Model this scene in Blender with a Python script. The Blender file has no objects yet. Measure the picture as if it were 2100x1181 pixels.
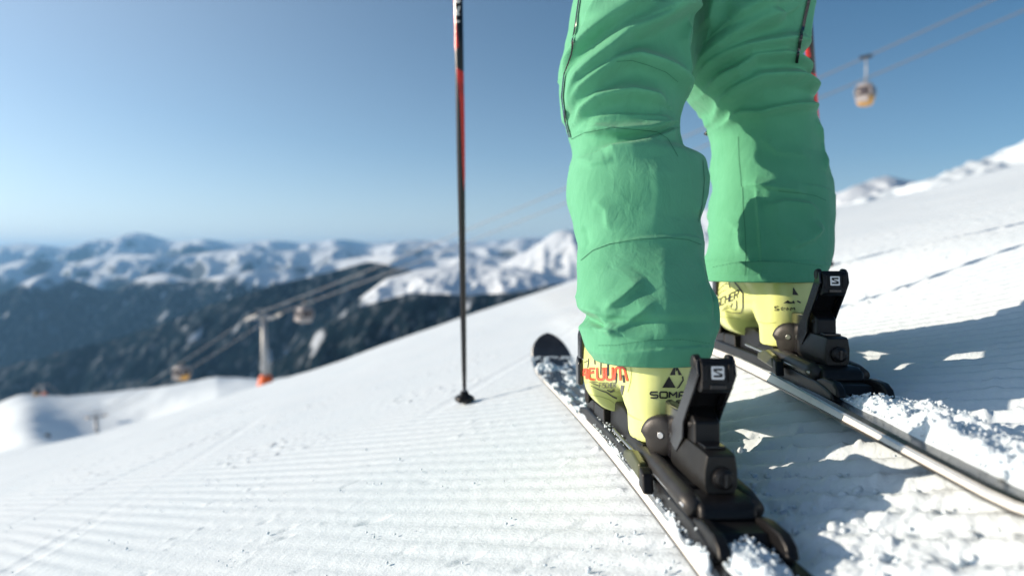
import bpy, bmesh, math, random
import numpy as np
from mathutils import Vector, Matrix
from mathutils.bvhtree import BVHTree

SC = bpy.context.scene
COL = SC.collection
R = math.radians
random.seed(7)

# ------------------------------------------------------------------ camera
PITCH = R(2.45)
LENS_PX = 1400.0
cam_d = bpy.data.cameras.new('camera')
cam = bpy.data.objects.new('camera', cam_d)
COL.objects.link(cam)
cam.location = (0, 0, 0)
cam.rotation_euler = (R(90) - PITCH, 0, 0)
cam_d.sensor_width = 36.0
cam_d.lens = 24.0
cam_d.clip_start = 0.02
cam_d.clip_end = 120000
cam_d.dof.use_dof = True
cam_d.dof.focus_distance = 0.86
cam_d.dof.aperture_fstop = 3.0
SC.camera = cam

# ------------------------------------------------------------------ sky and sun
SUN_ELEV = R(16.5)
SUN_LEFT = R(84.5)                       # degrees left of the view axis (+Y)
sun_dir = Vector((-math.sin(SUN_LEFT) * math.cos(SUN_ELEV), math.cos(SUN_LEFT) * math.cos(SUN_ELEV), math.sin(SUN_ELEV)))
world = bpy.data.worlds.new('World')
SC.world = world
world.use_nodes = True
wn = world.node_tree
wn.nodes.clear()
w_out = wn.nodes.new('ShaderNodeOutputWorld')
w_bg = wn.nodes.new('ShaderNodeBackground')
w_sky = wn.nodes.new('ShaderNodeTexSky')
w_sky.sky_type = 'NISHITA'
w_sky.sun_disc = False
w_sky.sun_elevation = SUN_ELEV
w_sky.sun_rotation = -SUN_LEFT
w_sky.altitude = 1200
w_sky.air_density = 1.0
w_sky.dust_density = 2.2
w_sky.ozone_density = 5.0
w_hsv = wn.nodes.new('ShaderNodeHueSaturation')
w_hsv.inputs['Hue'].default_value = 0.487
w_hsv.inputs['Saturation'].default_value = 1.42
w_bg.inputs['Strength'].default_value = 0.063
wn.links.new(w_sky.outputs[0], w_hsv.inputs['Color'])
# winter haze: the air whitens towards the sun and towards the horizon
def _wm(op, a, b):
    n = wn.nodes.new('ShaderNodeMath'); n.operation = op
    for i, q in enumerate((a, b)):
        if q is None: continue
        if isinstance(q, (int, float)): n.inputs[i].default_value = q
        else: wn.links.new(q, n.inputs[i])
    return n.outputs[0]
w_tc = wn.nodes.new('ShaderNodeTexCoord')
w_dot = wn.nodes.new('ShaderNodeVectorMath'); w_dot.operation = 'DOT_PRODUCT'; w_dot.inputs[1].default_value = sun_dir
wn.links.new(w_tc.outputs['Generated'], w_dot.inputs[0])
w_sep = wn.nodes.new('ShaderNodeSeparateXYZ'); wn.links.new(w_tc.outputs['Generated'], w_sep.inputs[0])
w_aur = _wm('POWER', 2.71828, _wm('MULTIPLY', _wm('SUBTRACT', w_dot.outputs['Value'], 1.0), 3.0))
w_hor = _wm('POWER', 2.71828, _wm('MULTIPLY', _wm('MAXIMUM', w_sep.outputs[2], 0.0), -7.0))
w_add = _wm('ADD', _wm('MULTIPLY', w_aur, 9.0), _wm('MULTIPLY', w_hor, 6.4))
w_col = wn.nodes.new('ShaderNodeVectorMath'); w_col.operation = 'SCALE'; w_col.inputs[0].default_value = (1.0, 0.97, 0.92)
wn.links.new(w_add, w_col.inputs['Scale'])
w_sum = wn.nodes.new('ShaderNodeVectorMath'); w_sum.operation = 'ADD'
wn.links.new(w_hsv.outputs[0], w_sum.inputs[0]); wn.links.new(w_col.outputs[0], w_sum.inputs[1])
wn.links.new(w_sum.outputs[0], w_bg.inputs['Color'])
wn.links.new(w_bg.outputs[0], w_out.inputs['Surface'])

sun_d = bpy.data.lights.new('sun', 'SUN')
sun_d.energy = 5.0
sun_d.angle = R(0.53)
sun_d.color = (1.0, 0.835, 0.65)
sun = bpy.data.objects.new('sun', sun_d)
COL.objects.link(sun)
sun.rotation_euler = (-sun_dir).to_track_quat('-Z', 'Y').to_euler()

SC.view_settings.view_transform = 'Standard'
SC.view_settings.look = 'None'
SC.view_settings.gamma = 1.0
SC.view_settings.exposure = 0.54
SC.view_settings.use_curve_mapping = False

# ------------------------------------------------------------------ helpers
CP, SP = math.cos(PITCH), math.sin(PITCH)
def ray(x, y):
    """direction of a surveyed sight line, forward component (world +Y) about 1"""
    u = (x - 1050.0) / LENS_PX
    v = (590.5 - y) / LENS_PX
    return Vector((u, CP + v * SP, -SP + v * CP))
def at(x, y, d):
    """point on a sight line at ground distance d along +Y"""
    r = ray(x, y)
    return r * (d / r.y)
def elev(y):
    r = ray(1050, y)
    return r.z / r.y

def sstep(x, a, b):
    t = np.clip((x - a) / (b - a), 0, 1)
    return t * t * (3 - 2 * t)

_rng = np.random.RandomState(11)
_perm = _rng.permutation(512)
_grad = _rng.uniform(-1, 1, (512, 3))
_grad /= np.linalg.norm(_grad, axis=1)[:, None]
def noise3(x, y, z):
    x = np.asarray(x, float); y = np.asarray(y, float) + 0 * x; z = np.asarray(z, float) + 0 * x
    xi, yi, zi = np.floor(x).astype(np.int64), np.floor(y).astype(np.int64), np.floor(z).astype(np.int64)
    xf, yf, zf = x - xi, y - yi, z - zi
    f = lambda t: t * t * t * (t * (t * 6 - 15) + 10)
    uu, vv, ww = f(xf), f(yf), f(zf)
    def g(a, b, c):
        h = _perm[(_perm[(_perm[(xi + a) & 511] + yi + b) & 511] + zi + c) & 511]
        G = _grad[h]
        return G[..., 0] * (xf - a) + G[..., 1] * (yf - b) + G[..., 2] * (zf - c)
    l = lambda a, b, t: a + t * (b - a)
    return l(l(l(g(0, 0, 0), g(1, 0, 0), uu), l(g(0, 1, 0), g(1, 1, 0), uu), vv),
             l(l(g(0, 0, 1), g(1, 0, 1), uu), l(g(0, 1, 1), g(1, 1, 1), uu), vv), ww) * 1.6
def fbm(x, y, z=0.0, o=4, gain=0.5):
    s = 0; a = 1.0; f = 1.0
    for i in range(o):
        s = s + a * noise3(np.asarray(x) * f + 17.3 * i, np.asarray(y) * f + 5.1 * i, np.asarray(z) * f + 9.7 * i)
        a *= gain; f *= 2.03
    return s

def tag(o, label=None, cat=None, group=None, kind=None):
    if label: o['label'] = label
    if cat: o['category'] = cat
    if group: o['group'] = group
    if kind: o['kind'] = kind
    return o
def empty(name, loc=(0, 0, 0)):
    o = bpy.data.objects.new(name, None)
    o.empty_display_size = 0.05
    COL.objects.link(o)
    o.location = loc
    return o
def mesh_obj(name, verts, faces, mat=None, parent=None, smooth=False):
    me = bpy.data.meshes.new(name)
    me.from_pydata([tuple(v) for v in verts], [], [tuple(f) for f in faces])
    me.update()
    if smooth: me.polygons.foreach_set('use_smooth', [True] * len(me.polygons))
    o = bpy.data.objects.new(name, me)
    COL.objects.link(o)
    if mat: me.materials.append(mat)
    if parent: o.parent = parent
    return o
def grid_obj(name, V, mat=None, parent=None, wrap=False, smooth=True):
    """V: (rows, cols, 3) numpy array of points"""
    n, m = V.shape[:2]
    idx = np.arange(n * m).reshape(n, m)
    if wrap: idx = np.concatenate([idx, idx[:, :1]], axis=1)
    F = np.stack([idx[:-1, :-1], idx[:-1, 1:], idx[1:, 1:], idx[1:, :-1]], axis=-1).reshape(-1, 4)
    return np_obj(name, V.reshape(-1, 3), F, mat, parent, smooth)
def np_obj(name, V, F, mat=None, parent=None, smooth=True):
    k = F.shape[1]
    me = bpy.data.meshes.new(name)
    me.vertices.add(len(V)); me.vertices.foreach_set('co', np.ascontiguousarray(V, np.float32).ravel())
    me.loops.add(F.size); me.loops.foreach_set('vertex_index', np.ascontiguousarray(F, np.int32).ravel())
    me.polygons.add(len(F))
    me.polygons.foreach_set('loop_start', np.arange(len(F), dtype=np.int32) * k)
    me.update(calc_edges=True)
    me.polygons.foreach_set('use_smooth', np.full(len(F), smooth))
    o = bpy.data.objects.new(name, me)
    COL.objects.link(o)
    if mat: me.materials.append(mat)
    if parent: o.parent = parent
    return o

class MB:
    """collects shapes, builds ONE mesh object"""
    def __init__(s): s.v = []; s.f = []
    def add(s, v, f):
        b = len(s.v); s.v += [Vector(q) for q in v]; s.f += [tuple(i + b for i in q) for q in f]; return s
    def box(s, x0, x1, y0, y1, z0, z1):
        return s.add([(x0,y0,z0),(x1,y0,z0),(x1,y1,z0),(x0,y1,z0),(x0,y0,z1),(x1,y0,z1),(x1,y1,z1),(x0,y1,z1)],
                     [(3,2,1,0),(4,5,6,7),(0,1,5,4),(1,2,6,5),(2,3,7,6),(3,0,4,7)])
    def prism(s, poly, axis, a, b):
        """polygon in the two other axes, extruded along axis from a to b"""
        def p(q, h):
            if axis == 'x': return (h, q[0], q[1])
            if axis == 'y': return (q[0], h, q[1])
            return (q[0], q[1], h)
        n = len(poly)
        v = [p(q, a) for q in poly] + [p(q, b) for q in poly]
        return s.add(v, [tuple(range(n))[::-1], tuple(range(n, 2*n))] + [(i, (i+1) % n, n+(i+1) % n, n+i) for i in range(n)])
    def tube(s, pts, rad, n=10):
        pts = [Vector(p) for p in pts]
        if not hasattr(rad, '__len__'): rad = [rad] * len(pts)
        rings = []; prev = None
        for i, p in enumerate(pts):
            t = (pts[min(i+1, len(pts)-1)] - pts[max(i-1, 0)]).normalized()
            a = prev if prev is not None else (Vector((0,0,1)) if abs(t.z) < .9 else Vector((1,0,0)))
            a = (a - t * a.dot(t)).normalized(); prev = a
            b = t.cross(a)
            rings.append([p + (a*math.cos(2*math.pi*k/n) + b*math.sin(2*math.pi*k/n)) * rad[i] for k in range(n)])
        return s.loft(rings)
    def loft(s, rings, cap=True):
        n = len(rings[0]); v = [q for r in rings for q in r]; f = []
        for i in range(len(rings)-1):
            for k in range(n):
                f.append((i*n+k, i*n+(k+1) % n, (i+1)*n+(k+1) % n, (i+1)*n+k))
        if cap:
            f.append(tuple(range(n))[::-1]); f.append(tuple(range((len(rings)-1)*n, len(rings)*n)))
        return s.add(v, f)
    def disc(s, c, axis, r, h, n=24):
        c = Vector(c); axis = Vector(axis).normalized()
        return s.tube([c - axis*h/2, c + axis*h/2], r, n)
    def build(s, name, mat, parent=None, bevel=0, smooth=False, seg=2):
        o = mesh_obj(name, s.v, s.f, mat, parent, smooth)
        bm = bmesh.new(); bm.from_mesh(o.data); bmesh.ops.recalc_face_normals(bm, faces=bm.faces); bm.to_mesh(o.data); bm.free()
        if bevel:
            m = o.modifiers.new('bevel', 'BEVEL'); m.width = bevel; m.segments = seg; m.limit_method = 'ANGLE'; m.angle_limit = R(35)
            o.data.polygons.foreach_set('use_smooth', [True]*len(o.data.polygons))
            m.harden_normals = True
        return o

# ------------------------------------------------------------------ materials
def mat(name, col, rough=0.5, metal=0.0, spec=0.5, bump=None, mottle=None, coat=0.0, sheen=0.0):
    """bump = (scale, strength, distance); mottle = (scale, colour2, low, high)"""
    m = bpy.data.materials.new(name); m.use_nodes = True
    nt = m.node_tree; b = nt.nodes['Principled BSDF']
    b.inputs['Base Color'].default_value = (*col, 1)
    b.inputs['Roughness'].default_value = rough
    b.inputs['Metallic'].default_value = metal
    b.inputs['Specular IOR Level'].default_value = spec
    b.inputs['Coat Weight'].default_value = coat
    b.inputs['Sheen Weight'].default_value = sheen
    tc = nt.nodes.new('ShaderNodeTexCoord')
    if mottle:
        n = nt.nodes.new('ShaderNodeTexNoise'); n.inputs['Scale'].default_value = mottle[0]; n.inputs['Detail'].default_value = 5
        r = nt.nodes.new('ShaderNodeValToRGB')
        r.color_ramp.elements[0].position = mottle[2]; r.color_ramp.elements[1].position = mottle[3]
        r.color_ramp.elements[0].color = (*col, 1); r.color_ramp.elements[1].color = (*mottle[1], 1)
        nt.links.new(tc.outputs['Object'], n.inputs['Vector']); nt.links.new(n.outputs[0], r.inputs[0]); nt.links.new(r.outputs[0], b.inputs['Base Color'])
    if bump:
        n = nt.nodes.new('ShaderNodeTexNoise'); n.inputs['Scale'].default_value = bump[0]; n.inputs['Detail'].default_value = 6
        u = nt.nodes.new('ShaderNodeBump'); u.inputs['Strength'].default_value = bump[1]; u.inputs['Distance'].default_value = bump[2]
        nt.links.new(tc.outputs['Object'], n.inputs['Vector']); nt.links.new(n.outputs[0], u.inputs['Height']); nt.links.new(u.outputs[0], b.inputs['Normal'])
    return m
def add_relief(m, scale, strength, dist, stretch=(1, 1, 1)):
    """a second, coarser relief under the fine one"""
    nt = m.node_tree; b = nt.nodes['Principled BSDF']
    tc = nt.nodes.new('ShaderNodeTexCoord'); mp = nt.nodes.new('ShaderNodeMapping'); mp.inputs['Scale'].default_value = stretch; mp.inputs['Rotation'].default_value = (0.3, 0.5, 0.7)
    n = nt.nodes.new('ShaderNodeTexNoise'); n.inputs['Scale'].default_value = scale; n.inputs['Detail'].default_value = 4; n.inputs['Distortion'].default_value = 0.6
    u = nt.nodes.new('ShaderNodeBump'); u.inputs['Strength'].default_value = strength; u.inputs['Distance'].default_value = dist
    nt.links.new(tc.outputs['Object'], mp.inputs[0]); nt.links.new(mp.outputs[0], n.inputs['Vector']); nt.links.new(n.outputs[0], u.inputs['Height'])
    fine = [q for q in nt.nodes if q.type == 'BUMP' and q is not u]
    if fine: nt.links.new(u.outputs[0], fine[0].inputs['Normal'])
    else: nt.links.new(u.outputs[0], b.inputs['Normal'])
SNOW = (0.635, 0.712, 0.772)
M = {}
M['snow'] = mat('snow', SNOW, 0.55, spec=0.25, bump=(260, 0.35, 0.003), mottle=(3.0, (0.61, 0.697, 0.762), 0.4, 0.7))
M['clump'] = mat('loose_snow', (0.63, 0.72, 0.79), 0.5, spec=0.3, bump=(420, 0.6, 0.002))
M['black'] = mat('black_plastic', (0.006, 0.006, 0.007), 0.40, spec=0.3, bump=(900, 0.25, 0.0006), mottle=(40, (0.012, 0.012, 0.013), 0.45, 0.8))
M['gloss'] = mat('gloss_black', (0.008, 0.008, 0.010), 0.18, bump=(30, 0.1, 0.001))
M['grey'] = mat('dark_grey_plastic', (0.022, 0.021, 0.021), 0.42, spec=0.35, bump=(800, 0.25, 0.0006), mottle=(35, (0.034, 0.033, 0.032), 0.4, 0.8))
M['housing'] = mat('housing_plastic', (0.010, 0.010, 0.010), 0.42, spec=0.35, bump=(800, 0.25, 0.0006), mottle=(35, (0.016, 0.0155, 0.015), 0.4, 0.8))
M['olive'] = mat('olive_plastic', (0.055, 0.06, 0.015), 0.35, mottle=(60, (0.035, 0.04, 0.015), 0.4, 0.7))
M['steel'] = mat('steel', (0.55, 0.56, 0.57), 0.28, 1.0, bump=(200, 0.1, 0.001))
M['edge'] = mat('ski_steel_edge', (0.16, 0.16, 0.16), 0.35, 0.8, bump=(300, 0.2, 0.0005))
M['sidewall'] = mat('ski_sidewall', (0.78, 0.77, 0.73), 0.38, bump=(150, 0.15, 0.0008), mottle=(18, (0.62, 0.61, 0.58), 0.5, 0.9))
M['topsheet'] = mat('ski_topsheet', (0.012, 0.012, 0.014), 0.25, bump=(600, 0.15, 0.0005), mottle=(30, (0.035, 0.035, 0.04), 0.5, 0.8))
M['lime'] = mat('lime_shell', (0.66, 0.71, 0.26), 0.25, spec=0.5, bump=(25, 0.06, 0.002), mottle=(12, (0.61, 0.68, 0.25), 0.35, 0.7))
M['lime_dark'] = mat('lime_shell_edge', (0.30, 0.35, 0.10), 0.4, mottle=(40, (0.36, 0.42, 0.13), 0.4, 0.8))
M['red_ink'] = mat('red_ink', (0.80, 0.075, 0.018), 0.4, mottle=(90, (0.72, 0.09, 0.03), 0.4, 0.8))
M['black_ink'] = mat('black_ink', (0.010, 0.011, 0.010), 0.4, mottle=(120, (0.02, 0.022, 0.02), 0.4, 0.8))
M['grey_ink'] = mat('grey_ink', (0.075, 0.075, 0.07), 0.4, mottle=(120, (0.12, 0.12, 0.10), 0.4, 0.8))
M['white_ink'] = mat('white_ink', (0.80, 0.80, 0.80), 0.4, mottle=(120, (0.72, 0.72, 0.72), 0.5, 0.8))
M['fabric'] = mat('green_fabric', (0.088, 0.335, 0.190), 0.78, spec=0.2, sheen=0.12, bump=(1500, 0.35, 0.0007), mottle=(16, (0.108, 0.378, 0.222), 0.35, 0.75))
M['thread'] = mat('dark_green_thread', (0.018, 0.14, 0.075), 0.8, mottle=(300, (0.03, 0.19, 0.105), 0.4, 0.7))
M['jacket'] = mat('navy_jacket', (0.02, 0.03, 0.06), 0.75, bump=(40, 0.4, 0.01))
M['skin'] = mat('skin', (0.55, 0.32, 0.22), 0.5, bump=(200, 0.2, 0.001))
M['pole_red'] = mat('red_pole_lacquer', (0.55, 0.020, 0.014), 0.25, bump=(50, 0.05, 0.001))
M['galv'] = mat('galvanised_steel', (0.36, 0.37, 0.38), 0.5, 0.3, bump=(3, 0.2, 0.02), mottle=(1.2, (0.30, 0.31, 0.32), 0.4, 0.7))
M['orange'] = mat('orange_pad', (0.80, 0.13, 0.02), 0.6, mottle=(2, (0.65, 0.10, 0.02), 0.4, 0.8))
M['cable'] = mat('steel_cable', (0.16, 0.17, 0.19), 0.5, 0.5, bump=(20, 0.2, 0.01))
M['cabin_white'] = mat('cabin_white', (0.30, 0.28, 0.28), 0.35, mottle=(2, (0.24, 0.225, 0.23), 0.4, 0.8))
M['cabin_yellow'] = mat('cabin_yellow', (0.72, 0.36, 0.05), 0.35, mottle=(2, (0.62, 0.30, 0.05), 0.4, 0.8))
M['cabin_glass'] = mat('cabin_glass', (0.06, 0.05, 0.055), 0.08, mottle=(1, (0.09, 0.075, 0.075), 0.4, 0.8))
M['rock'] = mat('rock', (0.10, 0.085, 0.075), 0.9, bump=(2, 0.8, 0.3), mottle=(0.8, (0.2, 0.17, 0.15), 0.4, 0.7))
M['wood'] = mat('timber', (0.16, 0.09, 0.05), 0.8, bump=(2, 0.4, 0.1), mottle=(1.5, (0.26, 0.16, 0.08), 0.4, 0.7))
add_relief(M['fabric'], 55, 0.55, 0.0035, (1.0, 1.0, 0.45))
add_relief(M['black'], 45, 0.25, 0.0015)
add_relief(M['grey'], 45, 0.25, 0.0015)
add_relief(M['housing'], 45, 0.25, 0.0015)

# ------------------------------------------------------------------ terrain
GX, GY, GH = 0.270, -0.0377, 0.287        # side slope, fall ahead, camera height above the snow
KX = np.array([-900, -300, 0, 200, 300, 420, 545, 631, 780, 949, 1173, 1450, 1700, 1780, 1896, 2100, 2500], float)
KMID = np.array([1060, 1000, 952, 930, 903, 858, 816, 784, 716, 652, 577, 497, 428, 414, 392, 334, 200], float)
FX = np.array([-900, -300, -60, 0, 100, 200, 260, 300, 400, 440, 500, 550, 600, 640, 700, 900, 2500], float)
FFAR = np.array([900, 850, 836, 830, 816, 808, 800, 795, 781, 773, 778, 781, 772, 782, 800, 800, 500], float)
def _e(py): return np.tan(np.arctan((590.5 - py) / LENS_PX) - PITCH)
GDX, GDY = 0.763, 0.647                  # corduroy runs along (-GDX, GDY)
def ground_base(x, y):
    x = np.asarray(x, float); y = np.asarray(y, float)
    plane = GX * x + GY * y - GH
    plane = plane + 0.055 * sstep(x, 0.75, 1.35) + 0.014 * np.exp(-((x - 0.45) ** 2 / 0.02 + (y - 1.15) ** 2 / 0.12)) - 0.004
    ys = np.maximum(y, 1e-3)
    u = np.clip(x / ys, -1.4, 1.1)
    px = 1050 + LENS_PX * u
    em = _e(np.interp(px, KX, KMID)); ef = _e(np.interp(px, FX, FFAR))
    left = sstep(px, 720, 560)                      # 1 on the left, where the shoulder rises beyond the gully
    y1 = 24 + 10 * left
    w = sstep(np.log(np.maximum(ys, 1e-3)), math.log(2.8), np.log(y1))
    z = (1 - w) * plane + w * em * ys
    z = z + 0.011 * ys * sstep(ys, 60, 122) * left
    w2 = sstep(ys, 200, 420) * left
    z = z * (1 - w2) + w2 * ef * ys
    bank = 5.5 * np.exp(-((px - (62 - 0.10 * (ys - 130))) / 60) ** 2) * sstep(ys, 110, 240) * (1 - sstep(ys, 380, 430))
    hollow = 7.0 * np.exp(-((px - 240) / 120) ** 2) * sstep(ys, 190, 240) * (1 - sstep(ys, 300, 400))
    z = z + bank - hollow
    yend = 75 + 355 * left
    over = np.maximum(ys - yend, 0)
    z = z - over ** 2 * (0.0016 - 0.0008 * left)
    return z
def ground_z(x, y): return float(ground_base(x, y))
def plane_hit(px, py):
    d = ray(px, py); t = -GH / (d.z - GX * d.x - GY * d.y); return d.x * t, d.y * t
TRACKS = [(*plane_hit(30, 1105), *plane_hit(330, 950)), (*plane_hit(-40, 1075), *plane_hit(300, 935)), (*plane_hit(200, 1181), *plane_hit(560, 1000))]
def ground_relief(x, y, r):
    near = 1 - sstep(r, 6, 16)
    q = (GDY * x + GDX * y) / 0.0415
    q = q + 0.35 * fbm(x * 1.3, y * 1.3, 3.0, 3)
    ph = q - np.floor(q)
    cord = np.where(ph < 0.72, np.sin(np.pi * ph / 0.72) ** 0.7, 0.0)
    fade = 0.55 + 0.5 * fbm(x * 1.1, y * 1.1, 8.0, 2)
    fade = np.clip(fade + 0.5 * sstep(x, 0.2, 0.35), 0.15, 1.0) * (0.30 + 0.70 * sstep(x, 0.05, 0.40))
    # snow churned up beside the left ski and along the tracks
    churn = np.exp(-((x - 0.29) ** 2 / 0.006 + (y - 0.60) ** 2 / 0.04)) + 0.18 * np.exp(-((x - 0.40) ** 2 / 0.02 + (y - 0.48) ** 2 / 0.01))
    churn = np.clip(churn, 0, 1)
    h = (0.0070 + 0.0070 * sstep(x, 0.15, 0.3)) * (1 - 0.65 * sstep(x, 0.7, 1.1)) * cord * fade * (1 - 0.6 * churn)
    crumb = fbm(x * 55, y * 55, 1.0, 3)
    h = h + (0.0006 + 0.0009 * sstep(x, 0.1, 0.35)) * crumb * near
    h = h + churn * (0.009 * np.abs(fbm(x * 22, y * 22, 2.0, 5, 0.55)) + 0.001)
    # crumbs thrown on the groove edges in patches
    patch = sstep(fbm(x * 2.1, y * 2.1, 20.0, 3), 0.05, 0.45)
    cl = np.clip(fbm(x * 38, y * 38, 5.0, 2) - 0.30, 0, 1)
    h = h + 0.010 * cl * patch
    # old ski tracks running out to the left
    for (ax_, ay_, bx_, by_) in TRACKS:
        tx, ty = bx_ - ax_, by_ - ay_; tl_ = math.hypot(tx, ty); tx /= tl_; ty /= tl_
        d_ = (x - ax_) * ty - (y - ay_) * tx + 0.22 * np.sin(((x - ax_) * tx + (y - ay_) * ty) * 0.55 + ax_)
        tf = sstep(fbm(x * 0.8, y * 0.8, ax_ * 3, 2), -0.35, 0.35)
        h = h - 0.0022 * tf * np.exp(-(d_ / 0.028) ** 4) + 0.0014 * tf * np.exp(-((np.abs(d_) - 0.040) / 0.012) ** 2) * (0.5 + 0.8 * np.abs(fbm(x * 20, y * 20, 12.0, 2)))
    # small scars: pole pricks and ski-edge nicks
    nick = np.clip(fbm(x * 14 + 0.5 * y, y * 30, 6.0, 2) - 0.55, 0, 1) * sstep(fbm(x * 0.9, y * 0.9, 31.0, 2), 0.0, 0.3)
    h = h - 0.008 * nick
    h = h * near + 0.010 * fbm(x * 0.9, y * 0.9, 4.0, 3) * sstep(r, 1.5, 5)
    # broad undulation further off
    far = sstep(r, 15, 120)
    h = h + far * (0.6 * fbm(x * 0.02, y * 0.02, 4.0, 4) * sstep(r, 60, 300) * 3 + 0.12 * fbm(x * 0.1, y * 0.1, 2.0, 3))
    return h
th = np.concatenate([np.linspace(-math.pi, -0.80, 34)[:-1], np.linspace(-0.80, 0.80, 560), np.linspace(0.80, math.pi, 34)[1:]])
rr = np.concatenate([np.geomspace(0.02, 0.33, 14)[:-1], np.geomspace(0.33, 9.0, 900), np.geomspace(9.0, 1100, 280)[1:]])
T, RR = np.meshgrid(th, rr)
gx = RR * np.sin(T); gy = RR * np.cos(T)
gz = ground_base(gx, gy) + ground_relief(gx, gy, RR)
gz[0, :] = gz[0].mean()
snow_ground = grid_obj('snow_slope', np.stack([gx, gy, gz], -1), M['snow'])
tag(snow_ground, kind='structure')
NORMAL = Vector((-GX, -GY, 1)).normalized()

# valley floor that closes the land out to the horizon, under the ranges
val = MB()
val.add([(-60000, -2000, -1900), (60000, -2000, -1900), (60000, 60000, -1900), (-60000, 60000, -1900)], [(0, 1, 2, 3)])
valley = val.build('valley_floor', mat('valley_forest', (0.03, 0.045, 0.04), 0.9, mottle=(0.002, (0.06, 0.07, 0.06), 0.4, 0.7)))
tag(valley, kind='structure')

def mountain_mat(name, treeline, spread, patch, rockiness=0.35):
    m = bpy.data.materials.new(name); m.use_nodes = True
    nt = m.node_tree; L = nt.links; b = nt.nodes['Principled BSDF']
    b.inputs['Roughness'].default_value = 0.85; b.inputs['Specular IOR Level'].default_value = 0.0
    g = nt.nodes.new('ShaderNodeNewGeometry'); sx = nt.nodes.new('ShaderNodeSeparateXYZ'); L.new(g.outputs['Position'], sx.inputs[0])
    def noise(scale, vec, det=5):
        n = nt.nodes.new('ShaderNodeTexNoise'); n.inputs['Scale'].default_value = scale; n.inputs['Detail'].default_value = det
        L.new(vec, n.inputs['Vector']); return n.outputs[0]
    def mth(op, a, bb):
        n = nt.nodes.new('ShaderNodeMath'); n.operation = op
        for i, q in enumerate((a, bb)):
            if isinstance(q, (int, float)): n.inputs[i].default_value = q
            else: L.new(q, n.inputs[i])
        return n.outputs[0]
    def ramp(v, a, c):
        n = nt.nodes.new('ShaderNodeMapRange'); n.interpolation_type = 'SMOOTHSTEP'
        n.inputs[1].default_value = a; n.inputs[2].default_value = c
        L.new(v, n.inputs[0]); return n.outputs[0]
    n1 = noise(0.0022, g.outputs['Position'])
    h = mth('ADD', sx.outputs[2], mth('MULTIPLY', mth('SUBTRACT', n1, 0.5), spread * 4))
    snow = ramp(h, treeline - spread * 0.4, treeline + spread * 0.4)
    mp = nt.nodes.new('ShaderNodeMapping'); mp.inputs['Scale'].default_value = (1.0, 0.35, 0.28)
    L.new(g.outputs['Position'], mp.inputs[0])
    streak = ramp(noise(0.0085, mp.outputs[0], 4), 0.64 - patch, 0.70 - patch)
    tot = mth('MAXIMUM', snow, mth('MULTIPLY', streak, 0.7))
    sn = nt.nodes.new('ShaderNodeSeparateXYZ'); L.new(g.outputs['Normal'], sn.inputs[0])
    steep = mth('ADD', sn.outputs[2], mth('MULTIPLY', noise(0.008, g.outputs['Position']), 0.3))
    rock = ramp(steep, 0.70 + 0.1 * rockiness, 0.92)
    tot = mth('MULTIPLY', tot, mth('ADD', mth('MULTIPLY', rock, rockiness), 1 - rockiness))
    mx = nt.nodes.new('ShaderNodeMix'); mx.data_type = 'RGBA'
    mx.inputs[6].default_value = (0.006, 0.014, 0.020, 1); mx.inputs[7].default_value = (0.62, 0.68, 0.74, 1)
    mp2 = nt.nodes.new('ShaderNodeMapping'); mp2.inputs['Scale'].default_value = (1.0, 0.5, 0.22)
    L.new(g.outputs['Position'], mp2.inputs[0])
    frost = mth('MULTIPLY', ramp(noise(0.028, mp2.outputs[0], 3), 0.50, 0.72), 0.16)      # snow lying between the trees
    L.new(mth('MAXIMUM', tot, frost), mx.inputs[0]); L.new(mx.outputs[2], b.inputs['Base Color'])
    return m
def ridged(x, y, z, o=5):
    s_ = 0; a = 0.55; f = 1.0
    for i in range(o):
        s_ = s_ + a * (1 - np.abs(noise3(x * f + 3.1 * i, y * f + 7.7 * i, z + 2.3 * i))) ** 2; a *= 0.5; f *= 2.1
    return s_
def ridge(name, D, pts, front, back, slope, material, seed, rough=0.35, scale=1.0, cols=420, rows=90):
    px = np.linspace(pts[0][0], pts[-1][0], cols)
    py = np.interp(px, [p[0] for p in pts], [p[1] for p in pts])
    k = np.ones(5) / 5; py = np.convolve(np.pad(py, 2, mode='edge'), k, 'valid')
    off = np.concatenate([-np.geomspace(front, front * 0.004, rows), [0], np.geomspace(back * 0.02, back, 22)])
    u = (px - 1050) / LENS_PX
    U, O = np.meshgrid(u, off)
    wob = 0.05 * D * fbm(u * 6, seed * 1.7, 0.0, 3)
    Y = D + wob[None, :] + O
    X = U * (D + wob[None, :]) * (1 + 0.25 * O / D)
    zc = _e(py) * (D + wob)
    A = np.abs(O)
    L = 900.0 * scale
    rid = ridged(X / L, Y / L * 0.45, seed)          # spurs and gullies running down the faces
    fine = fbm(X / (L * 0.28), Y / (L * 0.28), seed + 3.0, 4)
    Z = zc[None, :] - slope * A * (1.0 - 0.25 * np.clip(A / front, 0, 1)) + rough * np.minimum(A, L * 0.9) * (rid - 0.55) * 1.2 + 0.05 * np.minimum(A + 40, 350) * fine
    Z[rows] += 0.012 * D / 6 * 0.18 * fine[rows]
    o = grid_obj(name, np.stack([X, Y, Z], -1), material)
    tag(o, kind='structure')
    return o
mt_far = mountain_mat('far_range', -430, 220, 0.03, 0.85)
mt_mid = mountain_mat('mid_range', -300, 120, 0.03, 0.7)
mt_near = mountain_mat('near_range', -30, 60, 0.025, 0.4)
mt_plateau = mountain_mat('plateau', -225, 40, 0.04, 0.2)
mt_alp = mountain_mat('alp', -900, 50, 0.3, 0.25)
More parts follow.
